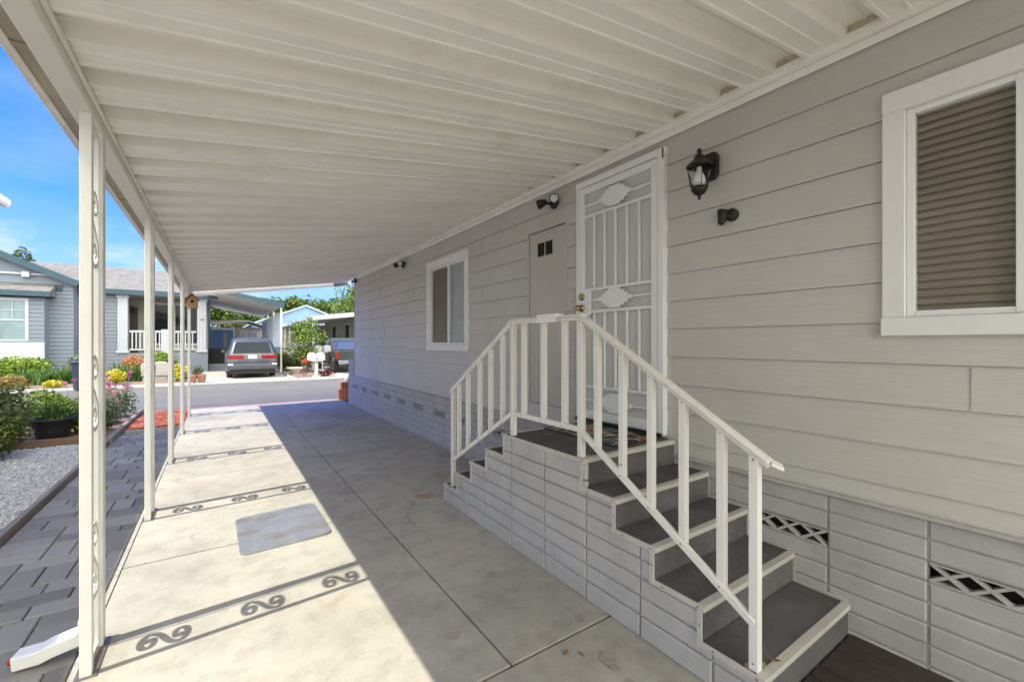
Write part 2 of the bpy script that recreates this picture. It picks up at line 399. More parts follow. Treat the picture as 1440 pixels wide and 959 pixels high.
# pavers, ashlar pattern
pv = MB(); y = -1.5; rr = random.Random(3)
while y < 9.55:
    d = rr.choice([.15,.15,.225,.225,.30]); y1 = min(y+d, 9.6); x = -1.335
    while x < -.60:
        w = rr.choice([.15,.225,.30,.225]); x1 = min(x+w, -.565)
        if -.565 - x1 < .09: x1 = -.565
        if d >= .3 and w >= .225 and rr.random() < .5:
            ym = y+.15; pv.box(x+.003,x1-.003,y+.003,ym-.003,-.08,rr.uniform(-.018,-.012)); pv.box(x+.003,x1-.003,ym+.003,y1-.003,-.08,rr.uniform(-.018,-.012))
        else: pv.box(x+.003,x1-.003,y+.003,y1-.003,-.08,rr.uniform(-.018,-.012))
        x = x1
    y = y1
kind(pv.build('paver_path', M['paver'], bevel=.006),'structure')
sheet('path_bed', -1.34,-.56,-1.5,9.6,-.115,-.030, M['jointsand'])
M['mortar_edge'] = mat('mortar_edge', (.36,.34,.30), .95, .25, 30, bmp=.8, bscale=40)
sheet('path_edge_strip', -.56,-.535,-1.5,9.6,-.115,-.012, M['mortar_edge'])
sheet('path_end_kerb', -1.30,-.535,9.61,9.70,-.11,.012, M['concrete_pale'])
# gravel
gr = MB(); rr = random.Random(5)
gr.quad((-3.3,.5,-.035),(-1.385,.5,-.035),(-1.385,9.0,-.035),(-3.3,9.0,-.035))
def stone(b, x, y, z, s, r):
    a = r.uniform(0,pi); q = [r.uniform(.7,1.2)*s for _ in range(6)]
    ca, sa = cos(a), sin(a)
    b.add([(x+q[0]*ca,y+q[0]*sa,z),(x-q[1]*sa,y+q[1]*ca,z+s*r.uniform(-.3,.3)),(x-q[2]*ca,y-q[2]*sa,z),(x+q[3]*sa,y-q[3]*ca,z+s*r.uniform(-.3,.3)),(x,y,z+q[4]*.7),(x,y,z-q[5]*.5)],
          [(0,1,4),(1,2,4),(2,3,4),(3,0,4),(1,0,5),(2,1,5),(3,2,5),(0,3,5)])
for _ in range(15000):
    yy = 3.6 + 5.4*rr.random(); xx = -1.39 - (1.5*rr.random()**1.15)
    stone(gr, xx, yy, -.03+rr.uniform(0,.012), rr.uniform(.007,.017), rr)
kind(gr.build('gravel', M['gravel'], recalc=False),'stuff')
# red bark mulch by the street
mu = MB(); mu.quad((-1.30,9.70,-.03),(-.54,9.70,-.03),(-.54,12.0,-.03),(-1.30,12.0,-.03))
for _ in range(3800):
    x, y, z = rr.uniform(-1.29,-.55), rr.uniform(9.72,11.98), rr.uniform(-.02,.02); a = rr.uniform(0,pi); l = rr.uniform(.015,.05); w = rr.uniform(.006,.014); t = rr.uniform(-.5,.5)
    mu.bar((x-l*cos(a),y-l*sin(a),z-l*t*.4),(x+l*cos(a),y+l*sin(a),z+l*t*.4), w*2, w, (-sin(a),cos(a),.3))
kind(mu.build('red_mulch_bed', M['redmulch'], recalc=False),'stuff')
# planting bed behind the gravel
bd = MB(); bd.box(-3.4,-1.39,9.06,12.0,-.11,.03); kind(bd.build('flower_bed_soil', M['bark_mulch']),'structure')
def edging(label, x0,x1,y0,y1,z1):
    tag(MB().box(x0,x1,y0,y1,-.1,z1).build('timber_edging', M['wood_grey'] if x1-x0<.2 else M['wood_brown'], bevel=.006), label, 'edging board', 'timber edging boards')
edging('long weathered grey timber board edging the gravel and paver path', -1.385,-1.34,.5,8.70,.055)
edging('grey timber board between the red mulch and the flowering bed', -1.385,-1.315,8.71,12.0,.085)
edging('short brown timber board at the foot of the black pot', -3.0,-1.39,9.0,9.055,.085)
# across the road
sheet('garden_bed', -80,-.75,19.62,40,-.11,.02, M['bark_mulch'])
sheet('van_driveway', -.75,2.75,19.62,36,-.11,0, M['concrete_pale'])
bb = MB(); bb.prism([(2.752,19.62),(4.1,19.62),(4.1,30),(2.752,30)], lambda p,t:(p[0],p[1],t), -.11, .022); kind(bb.build('mailbox_bed', M['bark_mulch']),'structure')
ce = MB(); pts = [(2.40,19.62,.012),(2.46,20.2,.02),(2.55,21.2,.02),(2.62,22.4,.02),(2.70,24,.02)]
for a, b in zip(pts, pts[1:]): ce.bar(a, b, .13, .07, (1,0,0))
kind(ce.build('curved_edging', M['concrete_pale']),'structure')
sheet('truck_driveway', 4.1,8.4,19.62,40,-.11,0, M['concrete_pale'])

# steel access plate set in the slab
pl = MB(); cor = [(.125,3.555),(.745,3.585),(.735,4.36),(.115,4.315)]; poly = []
for i in range(4):
    p, a, b = Vector(cor[i]), Vector(cor[i-1]), Vector(cor[(i+1)%4]); da, db = (a-p).normalized()*.075, (b-p).normalized()*.075
    for k in range(6):
        t = k/5; poly.append((p+da)*(1-t)**2 + p*2*t*(1-t) + (p+db)*t*t)
pl.prism(poly, lambda q,t:(q[0],q[1],t), -.02, .014)
tag(pl.build('access_plate', M['plate'], bevel=.006, seg=2), 'rust-stained galvanised steel plate with rounded corners in the sunlit concrete', 'access plate')
# fallen leaves
def leaf(label, x, y, z, s, a, tilt):
    b = MB(); n = 9; top = []; c, d = cos(a), sin(a)
    L = []
    for i in range(n):
        t = i/(n-1)*2-1; w = .42*(1-t*t)*s
        L.append((t*s, w, .25*s*abs(t)**2+tilt*w)); L.append((t*s, 0, .12*s*t*t)); L.append((t*s, -w, .25*s*t*t))
    V = [(x+u*c-v*d, y+u*d+v*c, z+.006+w_) for u,v,w_ in L]
    F = []
    for i in range(n-1): F += [(3*i,3*i+1,3*i+4,3*i+3),(3*i+1,3*i+2,3*i+5,3*i+4)]
    b.add(V, F, 0, True); o = b.build('dry_leaf', M['leaf_dry']); o.modifiers.new('Solid','SOLIDIFY').thickness = .0012
    tag(o, label, 'leaf', 'dry fallen leaves')
leaf('larger curled dark brown leaf on the concrete beside the stair', 1.385,1.565,0,.022,.5,.5)
leaf('smaller pale brown leaf on the concrete beside the stair', 1.44,1.52,0,.018,1.6,.3)
leaf('orange dry leaf lying on the carpeted bottom stair tread', 1.90,.86,.182,.026,2.0,.2)

# ------------------------------------------------------------------ the mobile home on the right
house = thing('mobile_home', 'beige lap-sided mobile home with block skirting, filling the right half of the photo', 'house', (XS,3,0))
def siding(b, face, a0, a1, z0, z1, first, expo, openings, lip=.012, sgn=-1, axis='x', gap=.0026):
    """lap boards on a wall; face = coordinate of the wall plane; openings = [(a0,a1,z0,z1)]"""
    cs = [z0]; z = first
    while z < z1 - .01:
        if z > z0 + .01: cs.append(z)
        z += expo
    cs.append(z1)
    def pt(a, off, z): return (face+sgn*off, a, z) if axis == 'x' else (a, face+sgn*off, z)
    for c0, c1 in zip(cs, cs[1:]):
        br = sorted(set([c0,c1]+[z for o in openings for z in o[2:4] if c0 < z < c1]))
        for za, zb in zip(br, br[1:]):
            zm = (za+zb)/2; iv = [(a0,a1)]
            for o in openings:
                if o[2] < zm < o[3]:
                    nv = []
                    for s_, e_ in iv:
                        if o[1] <= s_ or o[0] >= e_: nv.append((s_,e_)); continue
                        if o[0] > s_: nv.append((s_,o[0]))
                        if o[1] < e_: nv.append((o[1],e_))
                    iv = nv
            fa = lip*(1-(za-c0)/(c1-c0))+.001; fb = lip*(1-(zb-c0)/(c1-c0))+.001
            gp = gap if zb == c1 and c1 < z1 and zb-za > .02 else 0
            for s_, e_ in iv:
                b.quad(pt(s_,fa,za), pt(e_,fa,za), pt(e_,fb,zb-gp), pt(s_,fb,zb-gp))
                if gp:
                    b.quad(pt(s_,fb,zb-gp), pt(e_,fb,zb-gp), pt(e_,-.012,zb-gp), pt(s_,-.012,zb-gp)); b.quad(pt(s_,-.012,zb-gp), pt(e_,-.012,zb-gp), pt(e_,-.012,zb), pt(s_,-.012,zb))
                if za == c0: b.quad(pt(s_,-.012,za), pt(e_,-.01,za), pt(e_,fa,za), pt(s_,fa,za))
W1 = (5.03,6.18,1.47,2.62); W2 = (-.10,.63,1.62,2.60); DR = (1.955,2.85,.83,2.885); PN = (3.05,3.63,.87,2.63)
sd = MB(); siding(sd, XS, YN, YF, .71, 3.16, .805-.198, .198, [W1,W2,DR,PN])
# end wall at the street corner
siding(sd, YF, XS, 8.6, .71, 3.16, .805-.198, .198, [], sgn=1, axis='y')
sd.box(XS+.04, 8.6, YN, YF-.02, .3, .705)
# butt joints: short dark grooves between boards
bj = sd; rr = random.Random(11)
for k in range(12):
    z = .805+.198*k
    for yy in ([.418] if k == 2 else []) + ([rr.uniform(6.5,10.3)] if k % 2 else [rr.uniform(8,10)]) + ([rr.uniform(3.8,4.8)] if k % 3 == 0 else []) + ([rr.uniform(.95,1.85)] if k in (11,) else []):
        bj.bar((XS-.0125,yy,z+.004),(XS-.003,yy,z+.19), .003, .004, (0,1,0), 1)
wall = sd.build('siding_wall', [M['siding'], M['grout']], house, recalc=False)
cn = MB(); cn.box(XS-.018, XS+.06, YF, YF+.022, .70, 3.1); cn.build('corner_trim', M['siding'], house)
rf = MB(); rf.prism([(XS-.02,3.16),(5.7,4.3),(8.8,3.16)], lambda p,t:(p[0],t,p[1]), YN-.3, YF+.3); rf.build('roof', M['shingle'], house)
# ledger where the carport roof meets the wall
fo = MB(); fo.box(XS-.04,XS-.013,YN,11.0,3.073,3.14); fo.build('foam_closure', M['foam'], house)
ld = MB(); ld.box(XS-.055, XS-.013, YN, 11.2, 3.022, 3.072); ld.box(XS-.02, XS-.0125, YN, YF, 2.975, 3.021); ld.build('ledger', M['cream'], house, bevel=.004)
# skirting: stack bond slump block
def blocks(b, gr_, face, y0, y1, zt, phase, step=.389, sgn=-1, axis='x', rows=(-.064,.032,.127,.222,.318,.4135,.509,.6045,.70), skip=(), depth=.03, seed=1, top=None, face_in=.006):
    r = random.Random(seed); n0 = math.floor((y0-phase)/step); n1 = math.ceil((y1-phase)/step)
    for i in range(n0, n1):
        a, c = max(y0, phase+i*step), min(y1, phase+(i+1)*step)
        if c-a < .02: continue
        for j in range(len(rows)-1):
            z0, z1 = max(rows[j], .0), rows[j+1]
            if z1 <= .01: continue
            t = top((a+c)/2) if top else zt
            if z0 >= t-.01: continue
            z1 = min(z1, t)
            if (i,j) in skip: continue
            f = face + sgn*r.uniform(-.003,.002)
            if axis == 'x': b.box(f, face-sgn*depth, a+.005, c-.005, z0+(.0045 if z0 > 0 else 0), z1-.0045)
            else: b.box(a+.005, c-.005, f, face-sgn*depth, z0+.0045, z1-.0045)
PH = .549; vents = [-1,1,11,13,15,17,19,21,23,25]
# vent cells (index i: block from PH+.389 i); row 5 = .4135-.509
vent_i = [i for i in range(-12,27) if (i % 2) != 0]
sk = MB(); blocks(sk, None, XK, YN, 11.10, .70, PH, skip={(i,5) for i in vent_i})
ski = sk.build('skirting', M['block'], house, bevel=.005)
gb = MB()
gz = [(YN,11.1,0,.4135),(YN,11.1,.509,.695)]
for a,b_,z0,z1 in gz: gb.box(XK+.0055, XK+.05, a, b_, z0, z1)
lo = YN
for i in vent_i:
    a, c = PH+i*.389, PH+(i+1)*.389
    if a > lo: gb.box(XK+.0055, XK+.05, lo, a, .4135, .509)
    lo = c
gb.box(XK+.0055, XK+.05, lo, 11.1, .4135, .509); gb.build('skirting_grout', M['grout'], ski)
cap = MB(); cap.box(XK-.018, XS+.03, YN, 10.6, .695, .712); cap.build('skirting_cap', M['block'], house, bevel=.004)
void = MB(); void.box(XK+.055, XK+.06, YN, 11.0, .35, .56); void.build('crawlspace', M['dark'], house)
vb = None
for i in vent_i:
    a, c = PH+i*.389+.004, PH+(i+1)*.389-.004
    if c < -.3 or (1.0 < a < 3.7): continue
    if vb is None:
        va = a; v_ = MB(); z0, z1 = .417, .505; n = 3; w = (c-a)/n
        v_.box(XK, XK+.07, a, c, z0, z0+.007); v_.box(XK, XK+.07, a, c, z1-.007, z1)
        for k in range(n):
            v_.bar((XK+.018,a+w*k,z0+.003),(XK+.018,a+w*(k+1),z1-.003), .030, .013, (1,0,0)); v_.bar((XK+.019,a+w*k,z1-.003),(XK+.019,a+w*(k+1),z0+.003), .030, .013, (1,0,0))
        vb = v_.build('skirting_vent', M['block'], house)
    else: dup_part(vb, house, (0, a-va, 0))
# taller end pier of the skirting at the street corner
tp = MB(); blocks(tp, None, XK-.002, 10.62, 11.10, 1.09, PH, rows=(.70,.795,.89,.985,1.085)); tp.box(XK+.007, XK+.2, 10.62, 11.1, .70, 1.08); tp.build('end_pier', M['block'], house, bevel=.004)

def window(name, y0,y1,z0,z1, tr, mull, left_glass, blindmats, parent, label=None, sash=.03):
    f = MB(); p = XS-.034
    f.box(p, XS+.02, y0-tr, y1+tr, z1, z1+tr+.015)               # head runs over the jambs
    f.box(p+.002, XS+.02, y0-tr, y0, z0, z1-.001); f.box(p+.002, XS+.02, y1, y1+tr, z0, z1-.001)
    f.box(p-.003, XS+.02, y0-tr-.004, y1+tr+.004, z0-.088, z0-.001)
    w = f.build('window', M['trim'], parent, bevel=.003)
    if label: w['label'] = label
    s = MB(); xi = XS-.008
    for a, b in ((y0,y0+sash),(y1-sash,y1)): s.box(xi, XS+.05, a+.001, b-.001, z0+.001, z1-.001)
    s.box(xi, XS+.05, y0+sash, y1-sash, z0+.001, z0+sash-.002); s.box(xi, XS+.05, y0+sash, y1-sash, z1-sash+.002, z1-.001)
    s.box(xi-.004, XS+.045, mull-.016, mull+.016, z0+.003, z1-.003)
    s.build('sash', M['door_white'], w, bevel=.002)
    for k, (a, b) in enumerate(((y0+sash,mull-.016),(mull+.016,y1-sash))):
        xg = XS+.016+.006*k; q = MB(); q.quad((xg,a,z0+sash),(xg,a,z1-sash),(xg,b,z1-sash),(xg,b,z0+sash)); q.build('pane', left_glass[k], w, recalc=False)
        bl = MB(); z = z0+.02; bh = .045
        while z < z1-.02:
            bl.prism([(0,0),(.012,.012),(.030,.046),(.028,.046),(.010,.0135),(-.002,.0015)], lambda p_,t: (XS+.032+p_[0], t, z+p_[1]), a-.02, b+.02)
            z += bh*.82
        bl.box(XS+.070,XS+.073,a-.03,b+.03,z0-.02,z1+.02)
        bl.build('blind', blindmats[k], w)
    return w
w1 = window('window', *W1, .09, 5.55, (M['glass'],M['glass_screen']), (M['blind_white'],M['blind_brown']), house, 'far white framed sliding window with half its blind bright')
w2 = window('window', *W2, .085, .275, (M['glass_screen'],M['glass_screen']), (M['blind_brown'],M['blind_brown']), house, 'near white framed window with brown slatted blind')
st = MB(); st.box(XS+.0125, XS+.0150, 5.07,5.13,1.505,1.545); st.build('sticker', M['red'], w1)
# hatch panel
hp = MB(); hp.box(XS-.004, XS+.03, PN[0]+.014, PN[1]-.014, PN[2]+.01, PN[3]-.014)
h_ = hp.build('hatch_door', M['panel'], house, bevel=.003)
hf = MB(); y0,y1,z0,z1 = 3.03,3.645,.85,2.65
hf.box(XS-.016,XS+.03,y0,y0+.022,z0,z1); hf.box(XS-.016,XS+.03,y1-.022,y1,z0,z1); hf.box(XS-.018,XS+.03,y0-.003,y1+.003,z1-.024,z1); hf.build('hatch_frame', M['siding'], h_, bevel=.002)
hg = MB(); hg.box(XS+.031,XS+.034,PN[0],PN[1],PN[2],PN[3]); hg.build('hatch_gap', M['dark'], h_)
vf = MB(); vf.box(XS-.012,XS-.0045,3.222,3.486,2.352,2.515); vf.build('vent_frame', M['panel'], h_, bevel=.003)
vg = MB()
for a, b in ((3.238,3.345),(3.363,3.47)):
    vg.box(XS-.0135,XS-.0125,a,b,2.366,2.50)
    for k in range(7): vg.box(XS-.016,XS-.0135,a,b,2.372+.019*k,2.379+.019*k)
vg.build('vent_louvre', M['dark'], h_)

# security door
dr = MB(); yA,yB,zA,zB = 1.945,2.862,.825,2.905
dr.box(XS-.050,XS+.03,yA,yA+.055,zA,zB); dr.box(XS-.050,XS+.03,yB-.03,yB,zA,zB); dr.box(XS-.0505,XS+.03,yA-.012,yB+.004,zB-.045,zB+.008)
door = dr.build('security_door', M['door_white'], house, bevel=.004)
fm = MB(); a0,a1,b0,b1 = 2.003,2.829,.845,2.852; xf = XS-.046
fm.box(xf,xf+.032,a0,a0+.055,b0,b1); fm.box(xf,xf+.032,a1-.055,a1,b0,b1); fm.box(xf,xf+.032,a0+.055,a1-.055,b1-.055,b1); fm.box(xf,xf+.032,a0+.055,a1-.055,b0,b0+.07)
fm.box(xf+.001,xf+.031,a1-.13,a1-.055,1.73,1.944)
fm.build('door_frame', M['door_white'], door, bevel=.003)
br = MB(); i0,i1 = a0+.055,a1-.055
for z in (2.595,1.955,1.765,1.118): br.box(xf+.004,xf+.026,i0,i1,z-.011,z+.011)
for z in (2.69,1.862,1.004): br.box(xf+.006,xf+.024,i0,i1,z-.008,z+.008)
for zlo,zhi in ((1.966,2.584),(1.129,1.754)):
    for k in range(1,6):
        yy = i0+(i1-i0)*k/6; br.box(xf+.006,xf+.024,yy-.007,yy+.007,zlo,zhi)
br.build('door_bar', M['door_white'], door)
for zc in (2.695,1.862,1.004):
    pq = MB(); stp = [(.17,.018),(.135,.04),(.10,.062),(.062,.08)]; poly = []
    rgt = []
    for i,(w,h_) in enumerate(stp):
        rgt.append((w,h_)); 
        if i+1 < len(stp): rgt.append((stp[i+1][0],h_))
    q1 = rgt; q2 = [(-a,b) for a,b in reversed(rgt)]; q3 = [(-a,-b) for a,b in rgt]; q4 = [(a,-b) for a,b in reversed(rgt)]
    yc = (i0+i1)/2+.0; pq.prism(q1+q2+q3+q4, lambda p,t:(t,yc+p[0],zc+p[1]), xf-.004, xf+.004)
    pq.build('door_plaque', M['door_white'], door)
scn = MB(); scn.box(XS-.012,XS-.009,i0-.01,i1+.01,b0+.06,b1-.05); scn.build('door_mesh', M['door_screen'], door)
dbk = MB(); dbk.box(XS+.02,XS+.05,DR[0],DR[1],DR[2],DR[3]); dbk.build('inner_door', M['trim'], door)
yk = a1-.038; kd = MB()
kd.lathe((xf,yk,1.90),[(.030,0),(.030,-.012),(.018,-.022),(.010,-.024)],18,0,'x'); kd.build('deadbolt', M['brass'], door)
kn = MB(); kn.lathe((xf,yk,1.80),[(.032,0),(.032,-.008),(.014,-.012),(.014,-.035),(.026,-.045),(.028,-.06),(.016,-.07)],18,0,'x')
kn.build('door_knob', M['brass'], door)
rs = MB(); rs.box(XS-.0535,XS-.051,1.945,1.958,2.83,2.905); rs.build('rust_patch', M['rust'], door)
th = MB(); th.box(XS-.075,XS-.0515,1.96,2.85,.818,.842); th.build('threshold', M['black'], door)

# wall lantern
def lantern():
    t = thing('wall_lantern', 'black carriage lantern with clear glass and white bulb, mounted right of the door', 'wall lantern', (XS-.013,1.60,2.64))
    b = MB(); b.prism([(-.055,-.07),(-.055,.05),(-.035,.08),(.035,.08),(.055,.05),(.055,-.07),(.03,-.10),(-.03,-.10)], lambda p,s:(s,1.60+p[0],2.66+p[1]), XS-.012, XS-.045)
    b.build('back_plate', M['black'], t, bevel=.006)
    xa = 2.545; yc = 1.60
    a = MB(); a.tube([(XS-.04,yc,2.66),(XS-.08,yc,2.675),(xa+.03,yc,2.672)],[.016,.014,.014],10); a.build('arm', M['black'], t)
    c = MB(); c.lathe((xa,yc,2.62),[(.068,0),(.079,.004),(.079,.012),(.066,.022),(.042,.045),(.032,.058),(.034,.066),(.018,.08),(.010,.09),(.016,.10),(.014,.112),(.003,.122)],24)
    c.build('lantern_cap', M['black'], t)
    gl = MB(); gl.lathe((xa,yc,2.49),[(.046,0),(.056,.05),(.063,.09),(.070,.13)],24); gl.build('lantern_glass', M['glass'], t)
    bs = MB(); bs.lathe((xa,yc,2.41),[(.003,0),(.010,.008),(.008,.022),(.016,.032),(.034,.042),(.042,.055),(.050,.064),(.050,.080)],20)
    for k in range(4):
        q = pi/4+k*pi/2; bs.tube([(xa+.051*cos(q),yc+.051*sin(q),2.485),(xa+.074*cos(q),yc+.074*sin(q),2.625)], .0025, 6)
    bs.build('lantern_base', M['black'], t)
    bu = MB(); bu.lathe((xa,yc,2.50),[(.004,0),(.028,.008),(.038,.03),(.034,.056),(.020,.085),(.016,.10),(.016,.125)],18); bu.build('bulb', M['bulb'], t)
lantern()
# little black fixture
t = thing('motion_sensor', 'small black heart-shaped sensor on the siding right of the lantern', 'sensor', (XS-.013,1.47,2.30))
b = MB(); b.lathe((XS-.008,1.462,2.305),[(.040,0),(.040,-.020),(.030,-.034)],18,0,'x'); b.build('sensor_base', M['black'], t)
b = MB(); b.tube([(XS-.030,1.465,2.30),(XS-.05,1.49,2.30)],.018,10); b.tube([(XS-.06,1.512,2.25),(XS-.056,1.510,2.262),(XS-.052,1.500,2.335),(XS-.052,1.498,2.342)],[.016,.022,.036,.030],14); b.build('sensor_head', M['black'], t)
# floodlights
def flood(label, y, z):
    t = thing('floodlight', label, 'floodlight', (XS-.013,y,z), 'twin-head floodlights on the wall')
    b = MB(); b.lathe((XS-.012,y,z),[(.058,0),(.058,-.022),(.04,-.034)],18,0,'x'); b.build('mount', M['black'], t)
    for s_ in (-1,1):
        h = MB(); p0 = Vector((XS-.04,y+s_*.035,z)); p1 = Vector((XS-.10,y+s_*.085,z+.005)); d = Vector((-.55,s_*.75,-.25)).normalized()
        h.tube([p0,p1],.012,8); h.tube([p1-d*.045,p1-d*.01,p1+d*.035,p1+d*.05],[.022,.036,.046,.046],14)
        hd = h.build('lamp_head', M['black'], t)
        l = MB(); l.tube([p1+d*.046,p1+d*.053],[.040,.036],14); l.build('lens', M['lens'], hd)
flood('twin-head black floodlight above the beige hatch door', 3.20, 2.845)
flood('twin-head black floodlight beyond the far sliding window, small with distance', 7.30, 2.86)
t = thing('security_camera', 'small dark security camera under the carport roof at the far house corner', 'camera', (XS-.02,10.5,2.93))
b = MB(); b.box(XS-.06,XS-.013,10.42,10.50,2.90,3.0); b.build('bracket', M['black'], t, bevel=.004)
b = MB(); b.cyl((XS-.07,10.5,2.94),(XS-.12,10.36,2.91),.035,.035,14); b.build('camera_body', M['trim'], t)
b = MB(); b.cyl((XS-.12,10.36,2.91),(XS-.124,10.35,2.909),.026,.026,14); b.build('lens', M['black'], t)

# ------------------------------------------------------------------ entry stair
st_ = thing('entry_stair', 'two-way block stair with charcoal carpet and white railing below the security door', 'stair', (2.2,2.29,0))
XO = 1.775; XI = XK-.004
LV = [.813,.652,.492,.332,.172]
NY = [1.85,1.597,1.345,1.09,.835]          # near nosings
FY = [2.73,2.985,3.242,3.50,3.755]         # far nosings
TOP = .022                                 # carpet + trim thickness
core = MB()
core.box(XO+.012, XI, NY[0]+.02, FY[0]-.02, 0, LV[0]-TOP)
for k in range(1,5):
    core.box(XO+.012, XI, NY[k]+.02, NY[k-1]+.0199, 0, LV[k]-TOP); core.box(XO+.012, XI, FY[k-1]-.0199, FY[k]-.02, 0, LV[k]-TOP)
cb = core.build('stair_core', M['grout'], st_)
blk = MB(); rws = [.0,.015,.11,.206,.30,.396,.496,.595,.688,.79]
r = random.Random(8)
ph = .276; step = .3895
def top_at(y):
    if y < NY[0]:
        for k in range(1,5):
            if y >= NY[k]: return LV[k]
        return 0
    if y <= FY[0]: return LV[0]
    for k in range(1,5):
        if y <= FY[k]: return LV[k]
    return 0
brk = sorted(set(NY+FY))
for i in range(0,12):
    a, c = ph+i*step, ph+(i+1)*step
    cuts = [a]+[q for q in [NY[k]+.022 for k in range(5)]+[FY[k]-.022 for k in range(5)] if a < q < c]+[c]
    cuts.sort()
    for j in range(1,len(rws)-1):
        z0, z1 = rws[j], rws[j+1]
        # merge spans of equal height so that a block keeps its length
        spans = []
        for u, v in zip(cuts, cuts[1:]):
            if v-u < .012: continue
            zt = min(z1, top_at((u+v)/2)-.026)
            if zt - z0 < .012: continue
            if spans and abs(spans[-1][2]-zt) < 1e-4 and abs(spans[-1][1]-u) < 1e-4: spans[-1][1] = v
            else: spans.append([u,v,zt])
        f = XO + r.uniform(-.002,.003)
        for u, v, zt in spans:
            blk.box(f, XO+.03, u+(.005 if u==a else 0), v-(.005 if v==c else 0), z0+.0045 if j>1 else .001, zt-(.0045 if zt==z1 else 0))
blk.build('stair_block_face', M['block'], st_, bevel=.005)
# carpet: landing, treads with risers
def slab(name, y0,y1,z, ry=None, rz=None):
    b = MB(); b.box(XO+.004, XI-.002, y0, y1, z-TOP, z-.003)
    if ry is not None: b.box(XO+.010, XI-.002, ry[0], ry[1], rz[0], rz[1])
    return b.build(name, M['carpet'], st_, bevel=.002)
slab('landing', NY[0]+.012, FY[0]-.012, LV[0])
for k in range(1,5):
    slab('tread', NY[k]+.012, NY[k-1]+.012, LV[k], (NY[k-1]+.0125,NY[k-1]+.021), (LV[k]-.003,LV[k-1]-TOP-.001))
    slab('tread', FY[k-1]-.012, FY[k]-.012, LV[k], (FY[k-1]-.021,FY[k-1]-.0125), (LV[k]-.003,LV[k-1]-TOP-.001))
slab('kick_carpet', NY[4]+.012, NY[4]+.013, .03, (NY[4]+.0125,NY[4]+.021), (.0,LV[4]-TOP-.001))
slab('kick_carpet', FY[4]-.013, FY[4]-.012, .03, (FY[4]-.021,FY[4]-.0125), (.0,LV[4]-TOP-.001))
# white aluminium edging: nosings, side strips and side riser strips
al = MB(); T = .026
for s_, Y in ((1,NY),(-1,FY)):
    for k in range(5):
        n = Y[k]
        al.box(XO-.006, XI-.006, n, n+s_*.0115, LV[k]-T, LV[k])          # nosing front
        al.box(XO-.006, XI-.006, n+s_*.0115, n+s_*.035, LV[k]-.003, LV[k]+.001)   # nosing top lip
        if k < 4: al.box(XO-.005, XO+.0035, n+s_*.012, n+s_*.036, LV[k+1]+.001, LV[k]-T-.0005)   # riser side strip
        else: al.box(XO-.005, XO+.0035, n+s_*.012, n+s_*.03, .001, LV[k]-T-.0005)
        if k > 0: al.box(XO-.0055, XO+.0035, n+s_*.0117, Y[k-1]+s_*.036, LV[k]-T, LV[k]+.0005)   # tread side strip
        if k > 0:
            al.box(XI-.0015, XI+.003, n+s_*.012, Y[k-1]+s_*.02, LV[k]-.003, LV[k]+.012)
            al.box(XI-.0015, XI+.003, Y[k-1]+s_*.0005, Y[k-1]+s_*.013, LV[k]+.0125, LV[k-1]-T)
al.box(XO-.0055, XO+.0035, NY[0]+.0117, FY[0]-.0117, LV[0]-T, LV[0]+.0005)
bo = al
def bolt(b, x, y, z, r_=.0045): b.lathe((x,y,z),[(r_,0),(r_,-.002),(r_*.5,-.003)],8,1,'x')
for s_, Y in ((1,NY),(-1,FY)):
    for k in range(1,5):
        bolt(bo, XO-.0055, Y[k]+s_*.03, LV[k]-.013); bolt(bo, XO-.0055, Y[k-1]+s_*.01-s_*.05, LV[k]-.013); bolt(bo, XO-.005, Y[k-1]+s_*.024, (LV[k]+LV[k-1])/2-.01)
for yy in (1.87,2.1,2.35,2.6,2.71): bolt(bo, XO-.0055, yy, LV[0]-.013)
al.build('edge_trim', [M['edge'], M['steel']], st_)
# railing
rail = MB(); XR0 = 1.803
PZ = {}
def topz(y):
    if y < 1.9: return 1.656-(1.9-y)*.5935
    if y > 2.62: return 1.656-(y-2.62)*.598
    return 1.656
def botz(y):
    if y < 1.9: return .979-(1.9-y)*.607
    if y > 2.62: return .981-(y-2.62)*.585
    return .98
# top rail
hr = MB()
for p, q in (((1.9,1.656),(.83,topz(.83))),((2.62,1.656),(3.64,topz(3.64))),((1.88,1.656),(2.64,1.656))):
    hr.bar((XR0,p[0],p[1]-.010),(XR0,q[0],q[1]-.010), .030, .022, (1,0,0)); hr.bar((XR0,p[0],p[1]+.007),(XR0,q[0],q[1]+.007), .052, .012, (1,0,0))
# flared ends
hr.bar((XR0,.83,topz(.83)+.006),(XR0+.03,.795,topz(.80)+.004), .045, .012, (1,0,0)); hr.bar((XR0,3.64,topz(3.64)+.006),(XR0+.02,3.67,topz(3.66)+.008), .045, .012, (1,0,0))
hand = bpy.data.objects.new('railing', None); COL.objects.link(hand); hand.parent = st_; hand.location = Vector((XR0,2.2,1.0))-W(st_); WL[hand.name] = Vector((XR0,2.2,1.0))
hr.build('handrail', M['white'], hand, bevel=.003)
LR = []
for p, q, w_ in (((1.905,.981),(.885,botz(.885)),.026),((2.615,.981),(3.61,botz(3.61)),.026),((1.885,.98),(2.635,.98),.0262)):
    lr = MB(); lr.bar((XR0-.012,p[0],p[1]),(XR0-.012,q[0],q[1]), w_, .032, (1,0,0)); LR.append(lr)
for lr in LR: lr.build('bottom_rail', M['white'], hand, bevel=.002)
def post(y, z0, nm='rail_post', w=.036):
    b = MB(); b.box(XR0-.018,XR0+.018,y-w/2,y+w/2,z0,topz(y)-.014)
    bolt(b, XR0-.0185, y, z0+.03); bolt(b, XR0-.0185, y, topz(y)-.028); b.build(nm, [M['white'], M['steel']], hand, bevel=.0015)
